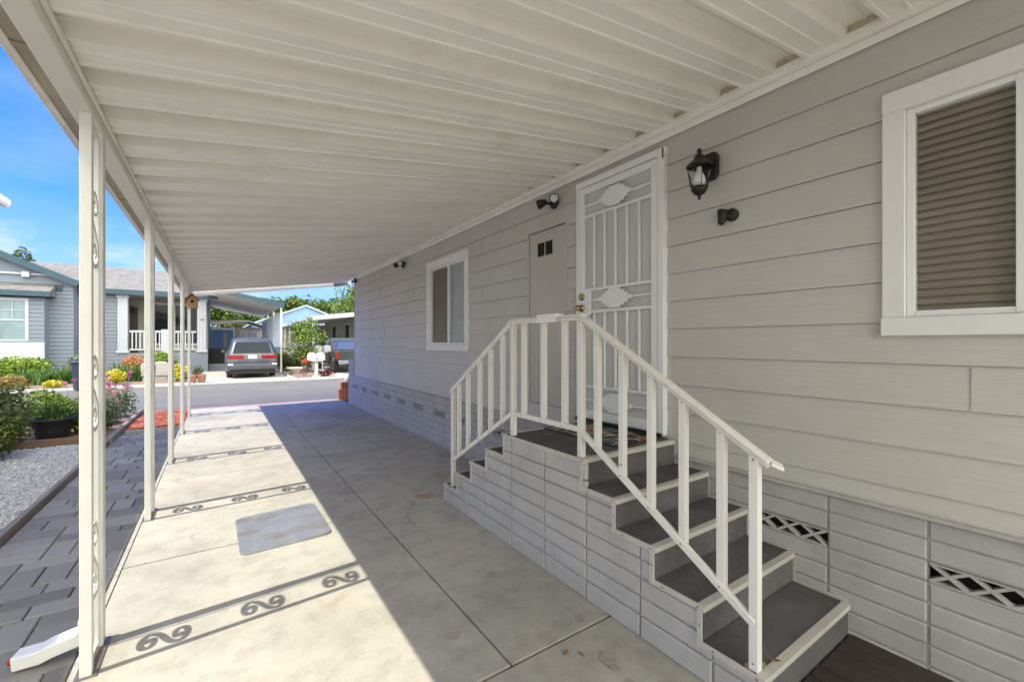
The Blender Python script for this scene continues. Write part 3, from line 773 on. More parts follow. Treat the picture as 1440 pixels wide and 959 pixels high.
def balus(y):
    b = MB(); b.box(XR0-.0165,XR0+.0165,y-.017,y+.017,botz(y)-.004,topz(y)-.014)
    bolt(b, XR0-.0252, y, botz(y)); bolt(b, XR0-.0165, y, topz(y)-.028, .0035); b.build('baluster', [M['white'], M['steel']], hand, bevel=.0015)
post(1.9, LV[0]+.001); post(2.62, LV[0]+.001); post(.887, LV[4]+.001); post(3.606, LV[4]+.001)
for y in (1.765,1.58,1.395,1.213,1.027, 2.487,2.262,2.05, 3.489,3.318,3.113,2.942,2.765): balus(y)
cl = MB(); cl.box(XR0-.034,XR0+.034,2.10,2.30,1.664,1.684); cl.box(XR0-.036,XR0-.031,2.10,2.30,1.63,1.664); cl.build('rail_sleeve', M['trim'], hand, bevel=.006)
for i,(x,y,z) in enumerate(((XR0+.01,1.92,LV[0]),(XR0+.01,.90,LV[4]),(XR0-.01,3.60,LV[4]))):
    b = MB(); pts = ring(x+.012,y,.05,.035,70+i,14,.35); b.add([(u,v,z+.0012-.0026) for u,v in pts], [tuple(range(14))]); b.build('rust_stain', M['rustfilm'], st_)
# door mats
b = MB(); b.box(2.17,2.58,1.975,2.70,.8105,.822); tag(b.build('doormat', M['doormat'], bevel=.004), 'patterned doormat in red, black and tan on the carpeted stair landing', 'doormat')
b = MB(); b.box(2.15,2.63,1.955,2.72,.8102,.815)
tag(b.build('rubber_mat', M['rubber'], bevel=.002), 'thin black rubber mat lying under the patterned doormat', 'mat')
b = MB()
for k in range(9): b.box(1.80+.0955*k,1.89+.0955*k,-.9,.835,.002,.022)
tag(b.build('outdoor_mat', mat('dark_brown_mat', (.045,.032,.025), .85, .3, 20, stretch=(1,.2,1), bmp=.4), bevel=.003), 'dark brown ribbed mat on the ground at the foot of the stair', 'mat')

# ------------------------------------------------------------------ carport
cp = thing('carport', 'long cream metal carport with corrugated roof and white scroll posts along the house', 'carport', (-.49,4,0))
YR0, YR1 = .857-.337*8, 11.7
def rz(x): return 2.60+(x+.55)*(.462/3.25)
prof = []; P_ = .337; y = YR0
while y < YR1:
    for dy, dz in ((0,-.009),(.012,-.009),(.016,0),(.080,0),(.084,-.005),(.094,-.005),(.098,0),(.164,0),(.166,-.009),(.178,-.009),(.184,.054),(.190,.062),(.252,.062),(.256,.056),(.268,.056),(.272,.062),(.328,.062),(.333,.054)):
        if y+dy <= YR1: prof.append((y+dy,dz))
    y += P_
rs = MB(); xs = [-.63, XS+.06]; n = len(prof)
vs = [(x, py, rz(x)+dz) for x in xs for py, dz in prof]
rs.add(vs, [(i,i+1,n+i+1,n+i) for i in range(n-1)]); roof = rs.build('roof_panel', M['cream'], cp, recalc=False)
roof.modifiers.new('Solid','SOLIDIFY').thickness = -.003
bm_ = MB(); bm_.box(-.55,-.47,YR0,11.6,2.53,2.594); bm_.box(-.4695,-.452,YR0,11.6,2.578,2.594); beam = bm_.build('beam', M['beam'], cp, bevel=.004)
gt = MB(); gt.box(-.648,-.636,YR0,YR1,2.565,2.70); gt.box(-.6355,-.612,YR0,YR1,2.565,2.574); gutter = gt.build('gutter', M['beam'], cp, bevel=.003)
gi = MB(); gi.box(-.6355,-.555,YR0,YR1-.02,2.5745,2.580)
for k in range(5): gi.box(-.634,-.553,YR0+4.1+k*2.05,YR0+4.13+k*2.05,2.567,2.574)
gi.build('gutter_liner', M['gutter_in'], gutter)
ff = MB(); ff.prism([(-.648,2.475),(XS-.25,rz(XS-.25)-.09),(XS-.25,rz(XS-.25)+.06),(-.648,2.70)], lambda p,t:(p[0],t,p[1]), YR1, YR1+.03); ff.build('end_fascia', M['cream'], cp, bevel=.004)
fe = MB(); fe.prism([(XS-.25,rz(XS-.25)-.10),(XS+.1,rz(XS)-.07),(XS+.1,rz(XS)+.06),(XS-.25,rz(XS-.25)+.06)], lambda p,t:(p[0],t,p[1]), YR1+.004, YR1+.028); fe.build('fascia_end_piece', mat('dark_grey_metal',(.18,.18,.175),.5), cp)
# scroll post: near tube, far tube, inner strap, S-scrolls
def spiral(cy, cz, r0, r1, a0, turns, n=26):
    return [(cy+(r0+(r1-r0)*k/(n-1))*cos(a0+turns*2*pi*k/(n-1)), cz+(r0+(r1-r0)*k/(n-1))*sin(a0+turns*2*pi*k/(n-1))) for k in range(n)]
def make_post(y0):
    e = bpy.data.objects.new('scroll_post', None); COL.objects.link(e); e.parent = cp; e.location = Vector((-.49,y0,0))-W(cp); WL[e.name] = Vector((-.49,y0,0))
    for a, b in ((0,.032),(.228,.285)):
        t = MB(); t.box(-.512,-.470,y0+a-.002,y0+b,.0,2.532); t.build('tube', M['white'], e, bevel=.003)
    t = MB(); t.box(-.497,-.483,y0+.205,y0+.213,.04,2.5); t.box(-.496,-.484,y0+.030,y0+.205,.03,.042); t.box(-.496,-.484,y0+.030,y0+.205,2.49,2.502); t.build('strap', M['white'], e)
    for zc in (.475,1.26,2.03):
        yc = y0+.118; A = spiral(yc, zc+.112, .016, .070, pi-2.55*pi, 1.275); Bp = [(2*yc-p, 2*zc-q) for p,q in A]
        c0, c1, c2, c3 = A[-1], (A[-1][0], A[-1][1]-.11), (Bp[-1][0], Bp[-1][1]+.11), Bp[-1]
        lk = [tuple(c0[k]*(1-t)**3+3*c1[k]*t*(1-t)**2+3*c2[k]*t*t*(1-t)+c3[k]*t**3 for k in (0,1)) for t in [q/9 for q in range(1,9)]]
        pts = A + lk + list(reversed(Bp))
        s_ = MB(); V = []; m = len(pts)
        for i,(p,q) in enumerate(pts):
            d = Vector((pts[min(i+1,m-1)][0]-pts[max(i-1,0)][0], pts[min(i+1,m-1)][1]-pts[max(i-1,0)][1])).normalized()
            w = .0078*(.75+.6*sin(pi*i/(m-1)))
            for sx, sn in ((-1,-1),(1,-1),(1,1),(-1,1)): V.append((-.49+sx*.010, p-d.y*sn*w, q+d.x*sn*w))
        F = [(4*i+k, 4*i+(k+1)%4, 4*i+4+(k+1)%4, 4*i+4+k) for i in range(m-1) for k in range(4)] + [(0,1,2,3),(4*m-1,4*m-2,4*m-3,4*m-4)]
        s_.add(V, F); s_.build('scroll', M['white'], e)
    f = MB(); f.box(-.53,-.452,y0-.015,y0+.30,-.003,.006); f.build('foot_plate', M['steel'], e)
    return e
p0 = make_post(2.668)
for k in range(1,5): dup_part(p0, cp, (0,2.05*k,0))
# downspout
ds = MB(); ds.box(-.547,-.5135,2.897,2.952,.13,2.57); dso = ds.build('downspout', M['white'], cp, bevel=.004)
el = MB(); pth = [(-.53,2.925,.15),(-.533,2.925,.10),(-.56,2.925,.070),(-.65,2.93,.050),(-.69,2.935,.033),(-.775,2.95,.026)]
wv = [.030,.034,.036,.036,.036,.036]; V = []
for i,p in enumerate(pth):
    a, b = Vector(pth[max(i-1,0)]), Vector(pth[min(i+1,len(pth)-1)]); d = (b-a).normalized(); sdv = Vector((-.1,1,0)); sdv = (sdv-d*sdv.dot(d)).normalized(); up = d.cross(sdv)
    for sa, sb_ in ((-1,-1),(1,-1),(1,1),(-1,1)): V.append(Vector(p)+sdv*sa*.042+up*sb_*.032)
el.add(V, [(4*i+k,4*i+(k+1)%4,4*i+4+(k+1)%4,4*i+4+k) for i in range(len(pth)-1) for k in range(4)])
eo = el.build('spout_elbow', M['white'], dso, bevel=.006, seg=2); eo.modifiers.new('Solid','SOLIDIFY').thickness = .003
rc = MB(); rc.blob((-.783,2.95,.024),(.022,.026,.020),4,10,8,.08); rc.build('red_rag', M['red'], dso)
# birdhouse on the last post
t = thing('birdhouse', 'small brown wooden birdhouse fixed to the farthest carport post', 'birdhouse', (-.43,10.84,2.2))
b = MB(); b.prism([(-.52,2.19),(-.34,2.19),(-.34,2.36),(-.43,2.45),(-.52,2.36)], lambda p,s:(p[0],s,p[1]), 10.68, 10.845); b.build('box', mat('birdhouse_wood',(.40,.24,.11),.7,.2,20,bmp=.2), t)
b = MB(); b.bar((-.55,10.76,2.345),(-.43,10.76,2.475),.22,.014,(0,1,0)); b.bar((-.31,10.76,2.345),(-.43,10.76,2.475),.22,.014,(0,1,0)); b.build('gable_roof', mat('birdhouse_roof',(.25,.11,.05),.7,.2,20), t)
b = MB(); b.lathe((-.43,10.678,2.32),[(.028,0),(.028,-.004)],16,0,'y'); b.build('entry_hole', M['dark'], t)
b = MB(); b.cyl((-.43,10.68,2.255),(-.43,10.62,2.25),.007,.007,8); b.build('perch', M['wood_brown'], t)

# ------------------------------------------------------------------ foliage helpers
def leaves(b, c, rad, n, size, rnd, shell=.55, flat=1.0, up=.25):
    c = Vector(c)
    for _ in range(n):
        while True:
            d = Vector((rnd.uniform(-1,1),rnd.uniform(-1,1),rnd.uniform(-1,1)))
            if .05 < d.length < 1: break
        d.normalize(); k = shell+(1-shell)*rnd.random()**.6
        if rnd.random() < .12: k *= 1.1
        p = c+Vector((d.x*rad[0]*k, d.y*rad[1]*k, d.z*rad[2]*k))
        if p.z < .02: p.z = .02+rnd.random()*.05
        nrm = (d+Vector((rnd.gauss(0,.6),rnd.gauss(0,.6),rnd.gauss(up,.6)))).normalized()
        t = nrm.cross(Vector((rnd.gauss(0,1),rnd.gauss(0,1),rnd.gauss(0,1)))).normalized(); s_ = nrm.cross(t)
        L = size*rnd.uniform(.6,1.35); w = L*.36*flat
        b.v += [tuple(p-t*L*.5), tuple(p+s_*w+nrm*L*.06), tuple(p+t*L*.5-nrm*L*.05), tuple(p-s_*w+nrm*L*.06)]
        o = len(b.v)-4; b.f.append((o,o+1,o+2,o+3)); b.m.append(0); b.sm.append(False)
def crown(b, c, rad, clumps, per, size, seed, csize=.42, shell=.35):
    rnd = random.Random(seed); c = Vector(c)
    for i in range(clumps):
        while True:
            d = Vector((rnd.uniform(-1,1),rnd.uniform(-1,1),rnd.uniform(-1,1)))
            if d.length < 1: break
        d = d.normalized()*(.35+.65*d.length**.5) if d.length > .01 else d
        q = c+Vector((d.x*rad[0]*.78,d.y*rad[1]*.78,d.z*rad[2]*.78)); k = csize*rnd.uniform(.6,1.25)
        leaves(b, q, (rad[0]*k,rad[1]*k,rad[2]*k*.85), per, size, rnd, shell)
def shrub(label, x, y, z, rad, m, n, size, seed, name='shrub', group=None, stems=True, clumps=9, cat='shrub'):
    t = thing(name, label, cat, (x,y,z), group); b = MB()
    rnd = random.Random(seed)
    leaves(b, (x,y,z+rad[2]*.9), (rad[0]*.9,rad[1]*.9,rad[2]*.95), n//3, size, rnd, .25)
    crown(b, (x,y,z+rad[2]*.95), rad, clumps, max(8,(2*n//3)//clumps), size, seed+1, .45)
    b.build('foliage', m, t, recalc=False)
    s_ = MB()
    for k in range(5):
        a = rnd.uniform(0,2*pi); s_.tube([(x,y,z-.03),(x+cos(a)*rad[0]*.25,y+sin(a)*rad[1]*.25,z+rad[2]*.5),(x+cos(a)*rad[0]*.5,y+sin(a)*rad[1]*.5,z+rad[2]*1.2)],[.018,.012,.005],6)
    s_.build('stem', M['bark'], t); return t
def straps(b, c, n, L, rnd, spread=1.0, w=.018, up=1.0):
    for _ in range(n):
        a = rnd.uniform(0,2*pi); l = L*rnd.uniform(.6,1.1); sp = rnd.uniform(.15,1)*spread; x,y,z = c[0]+rnd.gauss(0,.05)*L*2,c[1]+rnd.gauss(0,.05)*L*2,c[2]
        prev = None; k = 5; V = []
        for i in range(k):
            t = i/(k-1); h = l*(t-.55*sp*t*t)*up; o = l*sp*.8*t*t**.3
            ww = w*(1-t**2.2)+.001; px, py, pz = x+cos(a)*o, y+sin(a)*o, z+h
            V += [(px-sin(a)*ww,py+cos(a)*ww,pz),(px+sin(a)*ww,py-cos(a)*ww,pz)]
        b.add(V, [(2*i,2*i+1,2*i+3,2*i+2) for i in range(k-1)])
def strap_plant(label, x, y, z, n, L, seed, m=None, spread=1.0, w=.018, group=None, name='strap_leaf_plant', rx=0):
    rnd = random.Random(seed); b = MB()
    for _ in range(max(1,n//14)): straps(b, (x+rnd.uniform(-rx,rx), y+rnd.uniform(-rx,rx)*.6, z), 14, L, rnd, spread, w)
    return tag(b.build(name, m or M['blade'], loc=(x,y,z), recalc=False), label, 'plant', group)
def blossoms(b, c, r, n, size, rnd):
    for _ in range(n):
        d = Vector((rnd.gauss(0,1),rnd.gauss(0,1),rnd.gauss(0,1))).normalized(); p = Vector(c)+d*r*rnd.uniform(.4,1)
        t = d.cross(Vector((rnd.gauss(0,1),rnd.gauss(0,1),rnd.gauss(0,1)))).normalized(); s_ = d.cross(t)
        for k in range(4):
            a = k*pi/2; u = t*cos(a)+s_*sin(a); v = s_*cos(a)-t*sin(a)
            b.add([p, p+u*size*.6+v*size*.3+d*size*.2, p+u*size+d*size*.25, p+u*size*.6-v*size*.3+d*size*.2], [(0,1,2,3)])

# ------------------------------------------------------------------ left side: neighbour eave, bed, pot
nb = thing('neighbour_house', 'white roof eave of the next-door house at the left edge of the photo', 'house', (-5,4,0))
b = MB(); siding(b, -4.3, -6, 9.55, 0, 3.75, .2, .2, [], sgn=1, axis='x'); siding(b, 9.55, -9.5, -4.3, 0, 3.75, .2, .2, [], sgn=1, axis='y'); b.build('wall', siding_mat('white_siding',(.74,.73,.70),'y',.2), nb, recalc=False)
b = MB()
b.prism([(-2.66,3.80),(-2.66,3.86),(-6.5,5.1),(-10.2,3.86),(-10.2,3.80),(-6.5,5.02)], lambda p,t:(p[0],t,p[1]-.2), -6.4, 9.72); b.build('roof', M['shingle'], nb)
b = MB(); b.prism([(-2.62,3.87),(-2.62,3.79),(-2.65,3.755),(-2.78,3.755),(-2.80,3.79),(-2.80,3.87)], lambda p,t:(p[0],t,p[1]-.2), -6.45, 9.76); b.box(-4.31,-2.80,-6.4,9.72,3.575,3.59); b.build('gutter', M['trim'], nb, bevel=.006)
# clipped bush
shrub('dense dark green rounded bush on the white gravel', -2.50,8.34,-.02,(.43,.45,.37), M['leaf_dark'], 9500, .038, 21, clumps=26, name='round_bush')
# pot with strappy plant
px, py = -2.09, 9.40
b = MB(); b.lathe((px,py,.03),[(.165,0),(.175,.01),(.205,.15),(.235,.285),(.25,.29),(.25,.315),(.228,.318),(.215,.27),(.02,.26)],28)
tag(b.build('plant_pot', M['plastic_black'], loc=(px,py,.03)), 'round black plastic pot standing behind the brown timber board', 'pot')
strap_plant('dark strappy plant growing in the round black pot', px,py,.29,110,.42,5,M['blade'],1.0,.012,rx=.10,name='potted_plant')
# bed plants
rnd = random.Random(31)
def flower_plant(label, x, y, z, h, r_, m, petal, seed, nfl=7, n=900, size=.045):
    t = thing('flowering_plant', label, 'plant', (x,y,z)); r = random.Random(seed); b = MB()
    leaves(b, (x,y,z+h*.32),(r_,r_,h*.38), n, size, r, .2); b.build('foliage', m, t, recalc=False)
    s_ = MB(); f = MB()
    for _ in range(nfl):
        a = r.uniform(0,2*pi); q = r.uniform(.2,1)*r_; hx, hy, hz = x+cos(a)*q*1.1, y+sin(a)*q*1.1, z+h*r.uniform(.65,1.05)
        s_.tube([(x+cos(a)*q*.4,y+sin(a)*q*.4,z+h*.2),(hx,hy,hz)],[.004,.003],5); blossoms(f, (hx,hy,hz), .035, 14, .022, r)
    s_.build('stem', M['leaf_grey'], t); f.build('blossom', petal, t, recalc=False); return t
flower_plant('tall leggy plant with magenta blooms left of the nearest post', -1.90,10.3,.03,.85,.26,M['leaf_lime'],M['petal_pink'],41,6)
flower_plant('plant with bright pink blooms overhanging the timber by the red mulch', -1.62,11.35,.03,.85,.30,M['leaf_mid'],M['petal_pink'],42,14)
flower_plant('salmon pink flowering plant in the bed right of the nearest post', -1.66,10.55,.03,.62,.28,M['leaf_grey'],M['petal_salmon'],43,18)
shrub('low green leafy clump in the bed just right of the nearest post', -1.72,9.75,.03,(.28,.26,.20), M['leaf_mid'],1600,.05,44,name='leafy_clump',cat='plant')
shrub('lime green leafy clump in the bed behind the black pot', -2.45,10.5,.03,(.45,.40,.34), M['leaf_lime'],2400,.06,45,name='leafy_clump',cat='plant')
shrub('light green leafy clump between the black pot and the nearest post', -1.88,9.72,.03,(.22,.2,.22), M['leaf_lime'],1300,.045,46,name='leafy_clump',cat='plant')
shrub('dark-leaved rose bush rising behind the round green bush', -2.72,9.9,.03,(.33,.3,.46), M['leaf_dark'],1100,.06,47,name='rose_bush')
t = thing('prickly_pear', 'grey-green prickly pear cactus pads at the left photo edge above the round bush', 'cactus', (-2.95,9.55,.03)); b = MB()
b.blob((-2.93,9.55,.30),(.15,.07,.26),1,14,10,.02); b.blob((-2.85,9.57,.70),(.17,.06,.22),2,14,10,.02); b.blob((-3.05,9.54,.62),(.14,.06,.19),3,14,10,.02); b.build('pad', mat('cactus_green',(.06,.11,.06),.6,.15,14), t)

# ------------------------------------------------------------------ house across the road
hx = thing('porch_house', 'blue-grey single-storey house with white porch columns and teal roof edge across the road', 'house', (-5,28,0))
YW = 26.3; YP = 27.2
b = MB(); siding(b, YW, -10.4,-5.22, 0,4.05, .17,.17, [(-7.25,-6.5,1.55,3.22)], axis='y', lip=.022, gap=.012)
b.add([(-10.4,YW,4.05),(-5.22,YW,4.05),(-7.81,YW,5.2)],[(0,1,2)])
siding(b, YP, -5.2,-3.9, 0,3.9, .17,.17, [(-5.0,-4.32,1.85,3.72)], axis='y', lip=.022, gap=.012); siding(b, YP, -3.9,-.455, 0,.98, .17,.17, [], axis='y', lip=.022, gap=.012)
b.quad((-5.22,YW,0),(-5.22,YP,0),(-5.22,YP,4.0),(-5.22,YW,4.0))
b.box(-.50,-.44,YP,31,0,.98); b.box(-.47,-.455,29.5,36,0.98,3.9)
b.build('wall', M['blue_siding'], hx, recalc=False)
b = MB(); b.box(-3.9,-.46,29.5,29.6,.9,3.9); b.box(-3.95,-3.9,YP+.05,29.5,.9,3.9); b.box(-3.9,-.46,YP+.3,29.5,3.74,3.8); b.box(-3.9,-.46,YP+.02,29.5,.9,.98); b.build('porch_recess', M['porch_wall'], hx)
# porch window and door
b = MB(); b.box(-3.0,-.9,29.46,29.5,1.35,3.6); w = b.build('window', M['trim'], hx)
b = MB(); b.box(-2.92,-2.02,29.44,29.46,1.45,3.5); b.box(-1.92,-.98,29.44,29.46,1.45,3.5); b.build('pane', M['glass_dark'], w)
b = MB(); b.box(-3.75,-3.45,29.44,29.49,.99,3.3); b.build('porch_door', mat('porch_door_dark',(.05,.045,.04),.5), hx)
b = MB(); b.box(-3.74,-3.60,29.30,29.43,3.05,3.35); b.build('porch_lamp', M['black'], hx)
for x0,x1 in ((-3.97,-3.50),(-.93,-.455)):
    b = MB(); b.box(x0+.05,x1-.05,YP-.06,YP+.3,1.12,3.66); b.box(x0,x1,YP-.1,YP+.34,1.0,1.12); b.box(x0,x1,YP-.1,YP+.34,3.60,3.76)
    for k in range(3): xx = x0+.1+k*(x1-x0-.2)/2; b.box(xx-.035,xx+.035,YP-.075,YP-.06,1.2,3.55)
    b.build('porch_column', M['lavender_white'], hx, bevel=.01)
b = MB(); b.box(-.77,-.60,YP-.082,YP-.076,2.62,2.70); b.build('house_number_plate', M['wood_grey'], hx)
b = MB(); b.box(-3.5,-.93,YP,YP+.07,1.98,2.08); b.box(-3.5,-.93,YP,YP+.07,1.12,1.2); b.box(-2.32,-2.05,YP-.03,YP+.1,.98,2.14)
x = -3.4
while x < -.95:
    if not -2.36 < x < -2.0: b.box(x-.025,x+.025,YP+.015,YP+.055,1.2,1.98)
    x += .145
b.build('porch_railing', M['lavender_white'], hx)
# wing windows
def far_window(x0,x1,z0,z1,y,parent,rail=None):
    f = MB(); t_ = .10; f.box(x0-t_,x1+t_,y-.04,y+.03,z1,z1+t_); f.box(x0-t_,x1+t_,y-.042,y+.03,z0-t_,z0); f.box(x0-t_,x0,y-.038,y+.03,z0,z1); f.box(x1,x1+t_,y-.038,y+.03,z0,z1)
    zm = (z0+z1)/2; f.box(x0,x1,y-.03,y+.02,zm-.03,zm+.03); f.box((x0+x1)/2-.012,(x0+x1)/2+.012,y-.025,y+.01,zm+.03,z1); f.box(x0,x1,y-.024,y+.01,(zm+z1)/2-.012,(zm+z1)/2+.012)
    w = f.build('window', M['lavender_white'], parent); p = MB(); p.box(x0,x1,y,y+.012,z0,z1); p.build('pane', mat('far_pane',(.16,.24,.27),.15,.2,1.5), w)
bayY = YW-.55
b = MB(); siding(b, bayY, -9.2,-5.98, 0,3.35, .17,.17, [(-7.23,-6.52,1.62,3.2)], axis='y', lip=.022, gap=.012); b.box(-6.0,-5.97,bayY,YW,0,3.35); b.box(-9.2,-5.98,bayY-.03,bayY,.2,1.5); b.box(-9.2,-5.95,bayY-.05,bayY+.01,1.47,1.56); bay = b.build('bay', [M['blue_siding']], hx, recalc=False)
b = MB(); b.box(-9.2,-5.96,bayY-.06,bayY-.031,.1,1.5); b.build('bay_base_panel', M['lavender_white'], bay)
far_window(-7.23,-6.52,1.62,3.2,bayY,hx); far_window(-5.0,-4.42,1.95,3.66,YP,hx)
b = MB(); b.prism([(bayY-.3,3.42),(bayY-.3,3.60),(YW,3.98),(YW,3.42)], lambda p,t:(t,p[0],p[1]), -9.5,-5.75); b.build('bay_roof', M['shingle'], hx)
b = MB(); b.box(-9.52,-5.73,bayY-.33,bayY-.301,3.38,3.60); b.box(-9.5,-5.55,YW-.05,YW-.02,3.70,3.98); b.build('bay_fascia', M['teal'], hx)
# main roof: slope facing the road, ridge along X
b = MB(); ov = YP-.35
b.prism([(ov,3.93),(31,5.50),(34.8,3.93),(34.8,3.85),(31,5.40),(ov,3.85)], lambda p,t:(t,p[0],p[1]), -10.6,-.05); mr = b.build('roof', M['shingle'], hx)
b = MB(); b.box(-5.1,-.02,ov-.03,ov-.001,3.74,3.97); b.prism([(ov,3.74),(31,5.33),(31,5.53),(ov,3.97)], lambda p,t:(t,p[0],p[1]), -.05,-.01); b.build('roof_fascia', M['teal'], hx)
# front gable over the wing
gY = YW-.35; ap = (-7.81,5.33); e1 = (-5.0,4.02); e0 = (-10.62,4.02)
b = MB(); b.prism([e0,ap,e1,(e1[0],e1[1]+.10),(ap[0],ap[1]+.12),(e0[0],e0[1]+.10)], lambda p,t:(p[0],t,p[1]), gY, 30.6); b.build('gable_roof', M['shingle'], hx)
b = MB()
for q in (e0,e1): b.bar((q[0],gY-.02,q[1]),(ap[0],gY-.02,ap[1]),.04,.26,(0,1,0))
b.build('gable_fascia', M['teal'], hx)
b = MB(); b.box(-8.4,-5.7,YW-.09,YW-.02,4.32,4.40); b.box(-6.72,-6.50,YW-.2,YW-.02,4.22,4.44); b.build('gable_trim', M['lavender_white'], hx)

# carport beside it
ca = thing('neighbour_carport', 'white carport with teal roof edge above the silver minivan', 'carport', (1,29,0))
def cz(x): return 3.72-(x-.5)*.195
b = MB(); b.prism([(-.44,cz(-.44)),(2.66,cz(2.66)),(2.66,cz(2.66)+.06),(-.44,cz(-.44)+.06)], lambda p,t:(p[0],t,p[1]), 24,35.5); b.build('roof', M['roof_white'], ca)
b = MB(); b.prism([(-.44,cz(-.44)-.02),(2.70,cz(2.70)-.06),(2.70,cz(2.7)+.16),(-.44,cz(-.44)+.16)], lambda p,t:(p[0],t,p[1]), 23.96,24); b.build('fascia', M['teal'], ca)
for yy in (24.3,27.8,31.4,35.2):
    b = MB(); b.box(2.56,2.64,yy,yy+.08,0,3.24); b.build('post', M['roof_white'], ca)
b = MB()
yy = 24.4
while yy < 35.2:
    b.box(2.645,2.66,yy,yy+.27,1.27,2.98); b.box(2.62,2.645,yy+.27,yy+.37,1.27,2.98); yy += .37
b.build('screen_panel', mat('blue_white_panel',(.58,.68,.82),.5,.04,2), ca)
b = MB(); b.box(2.66,2.69,24.4,35.2,1.24,1.30); b.box(2.64,2.68,24.4,35.2,3.0,3.06); b.build('screen_rail', M['roof_white'], ca)
# shed at the back of the driveway
sh = thing('shed', 'beige shed with a teal-edged roof behind the silver minivan', 'shed', (1,37,0))
b = MB(); b.box(.95,3.0,36,39,0,2.55); b.build('wall', M['beige_wall'], sh)
b = MB(); b.prism([(-.6,2.86),(1.75,2.95),(3.2,2.5),(3.2,2.6),(1.75,3.06),(-.6,2.98)], lambda p,t:(p[0],t,p[1]), 35.8,39.3); b.build('roof', M['roof_white'], sh)
b = MB(); b.bar((1.7,35.78,2.93),(3.22,35.78,2.47),.03,.14,(0,1,0)); b.build('fascia', M['teal'], sh)
b = MB(); b.box(1.25,2.4,35.95,36,1.25,2.3); w = b.build('window', M['trim'], sh)
b = MB()
for k in range(3): b.box(1.3+.36*k,1.6+.36*k,35.94,35.95,1.3,2.25)
b.build('pane', mat('shed_pane',(.42,.45,.46),.3,.3,4), w)
b = MB(); b.box(-.42,.86,36,36.1,0,2.35); o = b.build('shed_door', M['sky_blue2'], sh)
b = MB(); b.box(.86,.95,35.98,36.1,0,2.6); b.box(-.42,.95,35.97,36.05,2.36,2.52); b.build('door_frame', M['trim'], sh)
b = MB(); b.box(.30,.48,35.96,36,.4,2.2); b.build('door_post', M['porch_wall'], o)
t = thing('side_steps', 'dark stair skirt beside the porch house behind the minivan', 'stair', (0,28.4,0))
b = MB(); b.box(-.43,.30,28.0,29.2,.36,1.18); b.build('screen', M['dark'], t)
b = MB(); b.box(-.43,.34,27.9,29.2,0,.355); b.build('step', M['blue_siding'], t)

# ------------------------------------------------------------------ silver minivan seen from behind
def loft(b, st, mi=0):
    secs = []
    for y, zb, zB, zt, wb, wB, wt in st:
        h = [(wb*.93,zb),(wb,zb+.08),(wB,(zb+zB)/2),(wB*.995,zB),(wt,zt-.07),(wt*.86,zt-.005),(0,zt+.01)]
        secs.append([(x,y,z) for x,z in h]+[(-x,y,z) for x,z in reversed(h[:-1])])
    n = len(secs[0]); V = [p for s_ in secs for p in s_]
    F = [(i*n+k,i*n+(k+1)%n,(i+1)*n+(k+1)%n,(i+1)*n+k) for i in range(len(secs)-1) for k in range(n)]
    F += [tuple(range(n)), tuple((len(secs)-1)*n+k for k in range(n-1,-1,-1))]
    b.add(V, F, mi, True)
def wheel(parent, cx_, cy_, r_, w, side):
    b = MB(); x0 = cx_
    b.lathe((x0,cy_,r_),[(r_*.62,-w/2),(r_*.93,-w/2),(r_,-w*.35),(r_,w*.35),(r_*.93,w/2),(r_*.62,w/2)],24,0,'x'); o = b.build('wheel', M['rubber'], parent)
    q = MB(); q.lathe((x0+side*(w/2-.01),cy_,r_),[(r_*.62,0),(r_*.60,side*.012),(r_*.2,side*.004),(r_*.15,side*.018)],20,0,'x'); q.build('rim', M['chrome'], o)
vx, vy = 1.20, 21.15
van = thing('minivan', 'silver minivan parked tail-out under the carport across the road', 'minivan', (vx,vy,0))
def vp(b): b.v = [(x+vx,y+vy,z) for x,y,z in b.v]; return b
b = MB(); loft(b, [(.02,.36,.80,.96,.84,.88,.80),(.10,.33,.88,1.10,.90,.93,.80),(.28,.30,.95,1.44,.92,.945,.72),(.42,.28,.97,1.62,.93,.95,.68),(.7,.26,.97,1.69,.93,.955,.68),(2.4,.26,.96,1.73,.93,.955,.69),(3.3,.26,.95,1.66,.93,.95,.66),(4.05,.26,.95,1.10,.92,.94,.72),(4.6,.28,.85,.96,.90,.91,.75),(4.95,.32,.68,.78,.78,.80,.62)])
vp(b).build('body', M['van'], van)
b = MB(); b.box(-.90,.90,-.10,.16,.36,.60); b.box(-.86,.86,-.14,-.10,.40,.56); vp(b).build('bumper', M['van'], van, bevel=.05, seg=3)
b = MB(); b.add([(-.66,.102,1.06),(.66,.102,1.06),(.56,.325,1.50),(-.56,.325,1.50)],[(0,1,2,3)]); b.v = [(x,y-.045,z+.012) for x,y,z in b.v]
bb2 = MB(); bb2.prism([(-.70,1.04),(.70,1.04),(.60,1.52),(-.60,1.52)], lambda p,t:(p[0],(p[1]-1.04)*.53+.055+t,p[1]), 0,.05); vp(bb2).build('rear_window', M['glass_dark'], van, bevel=.01)
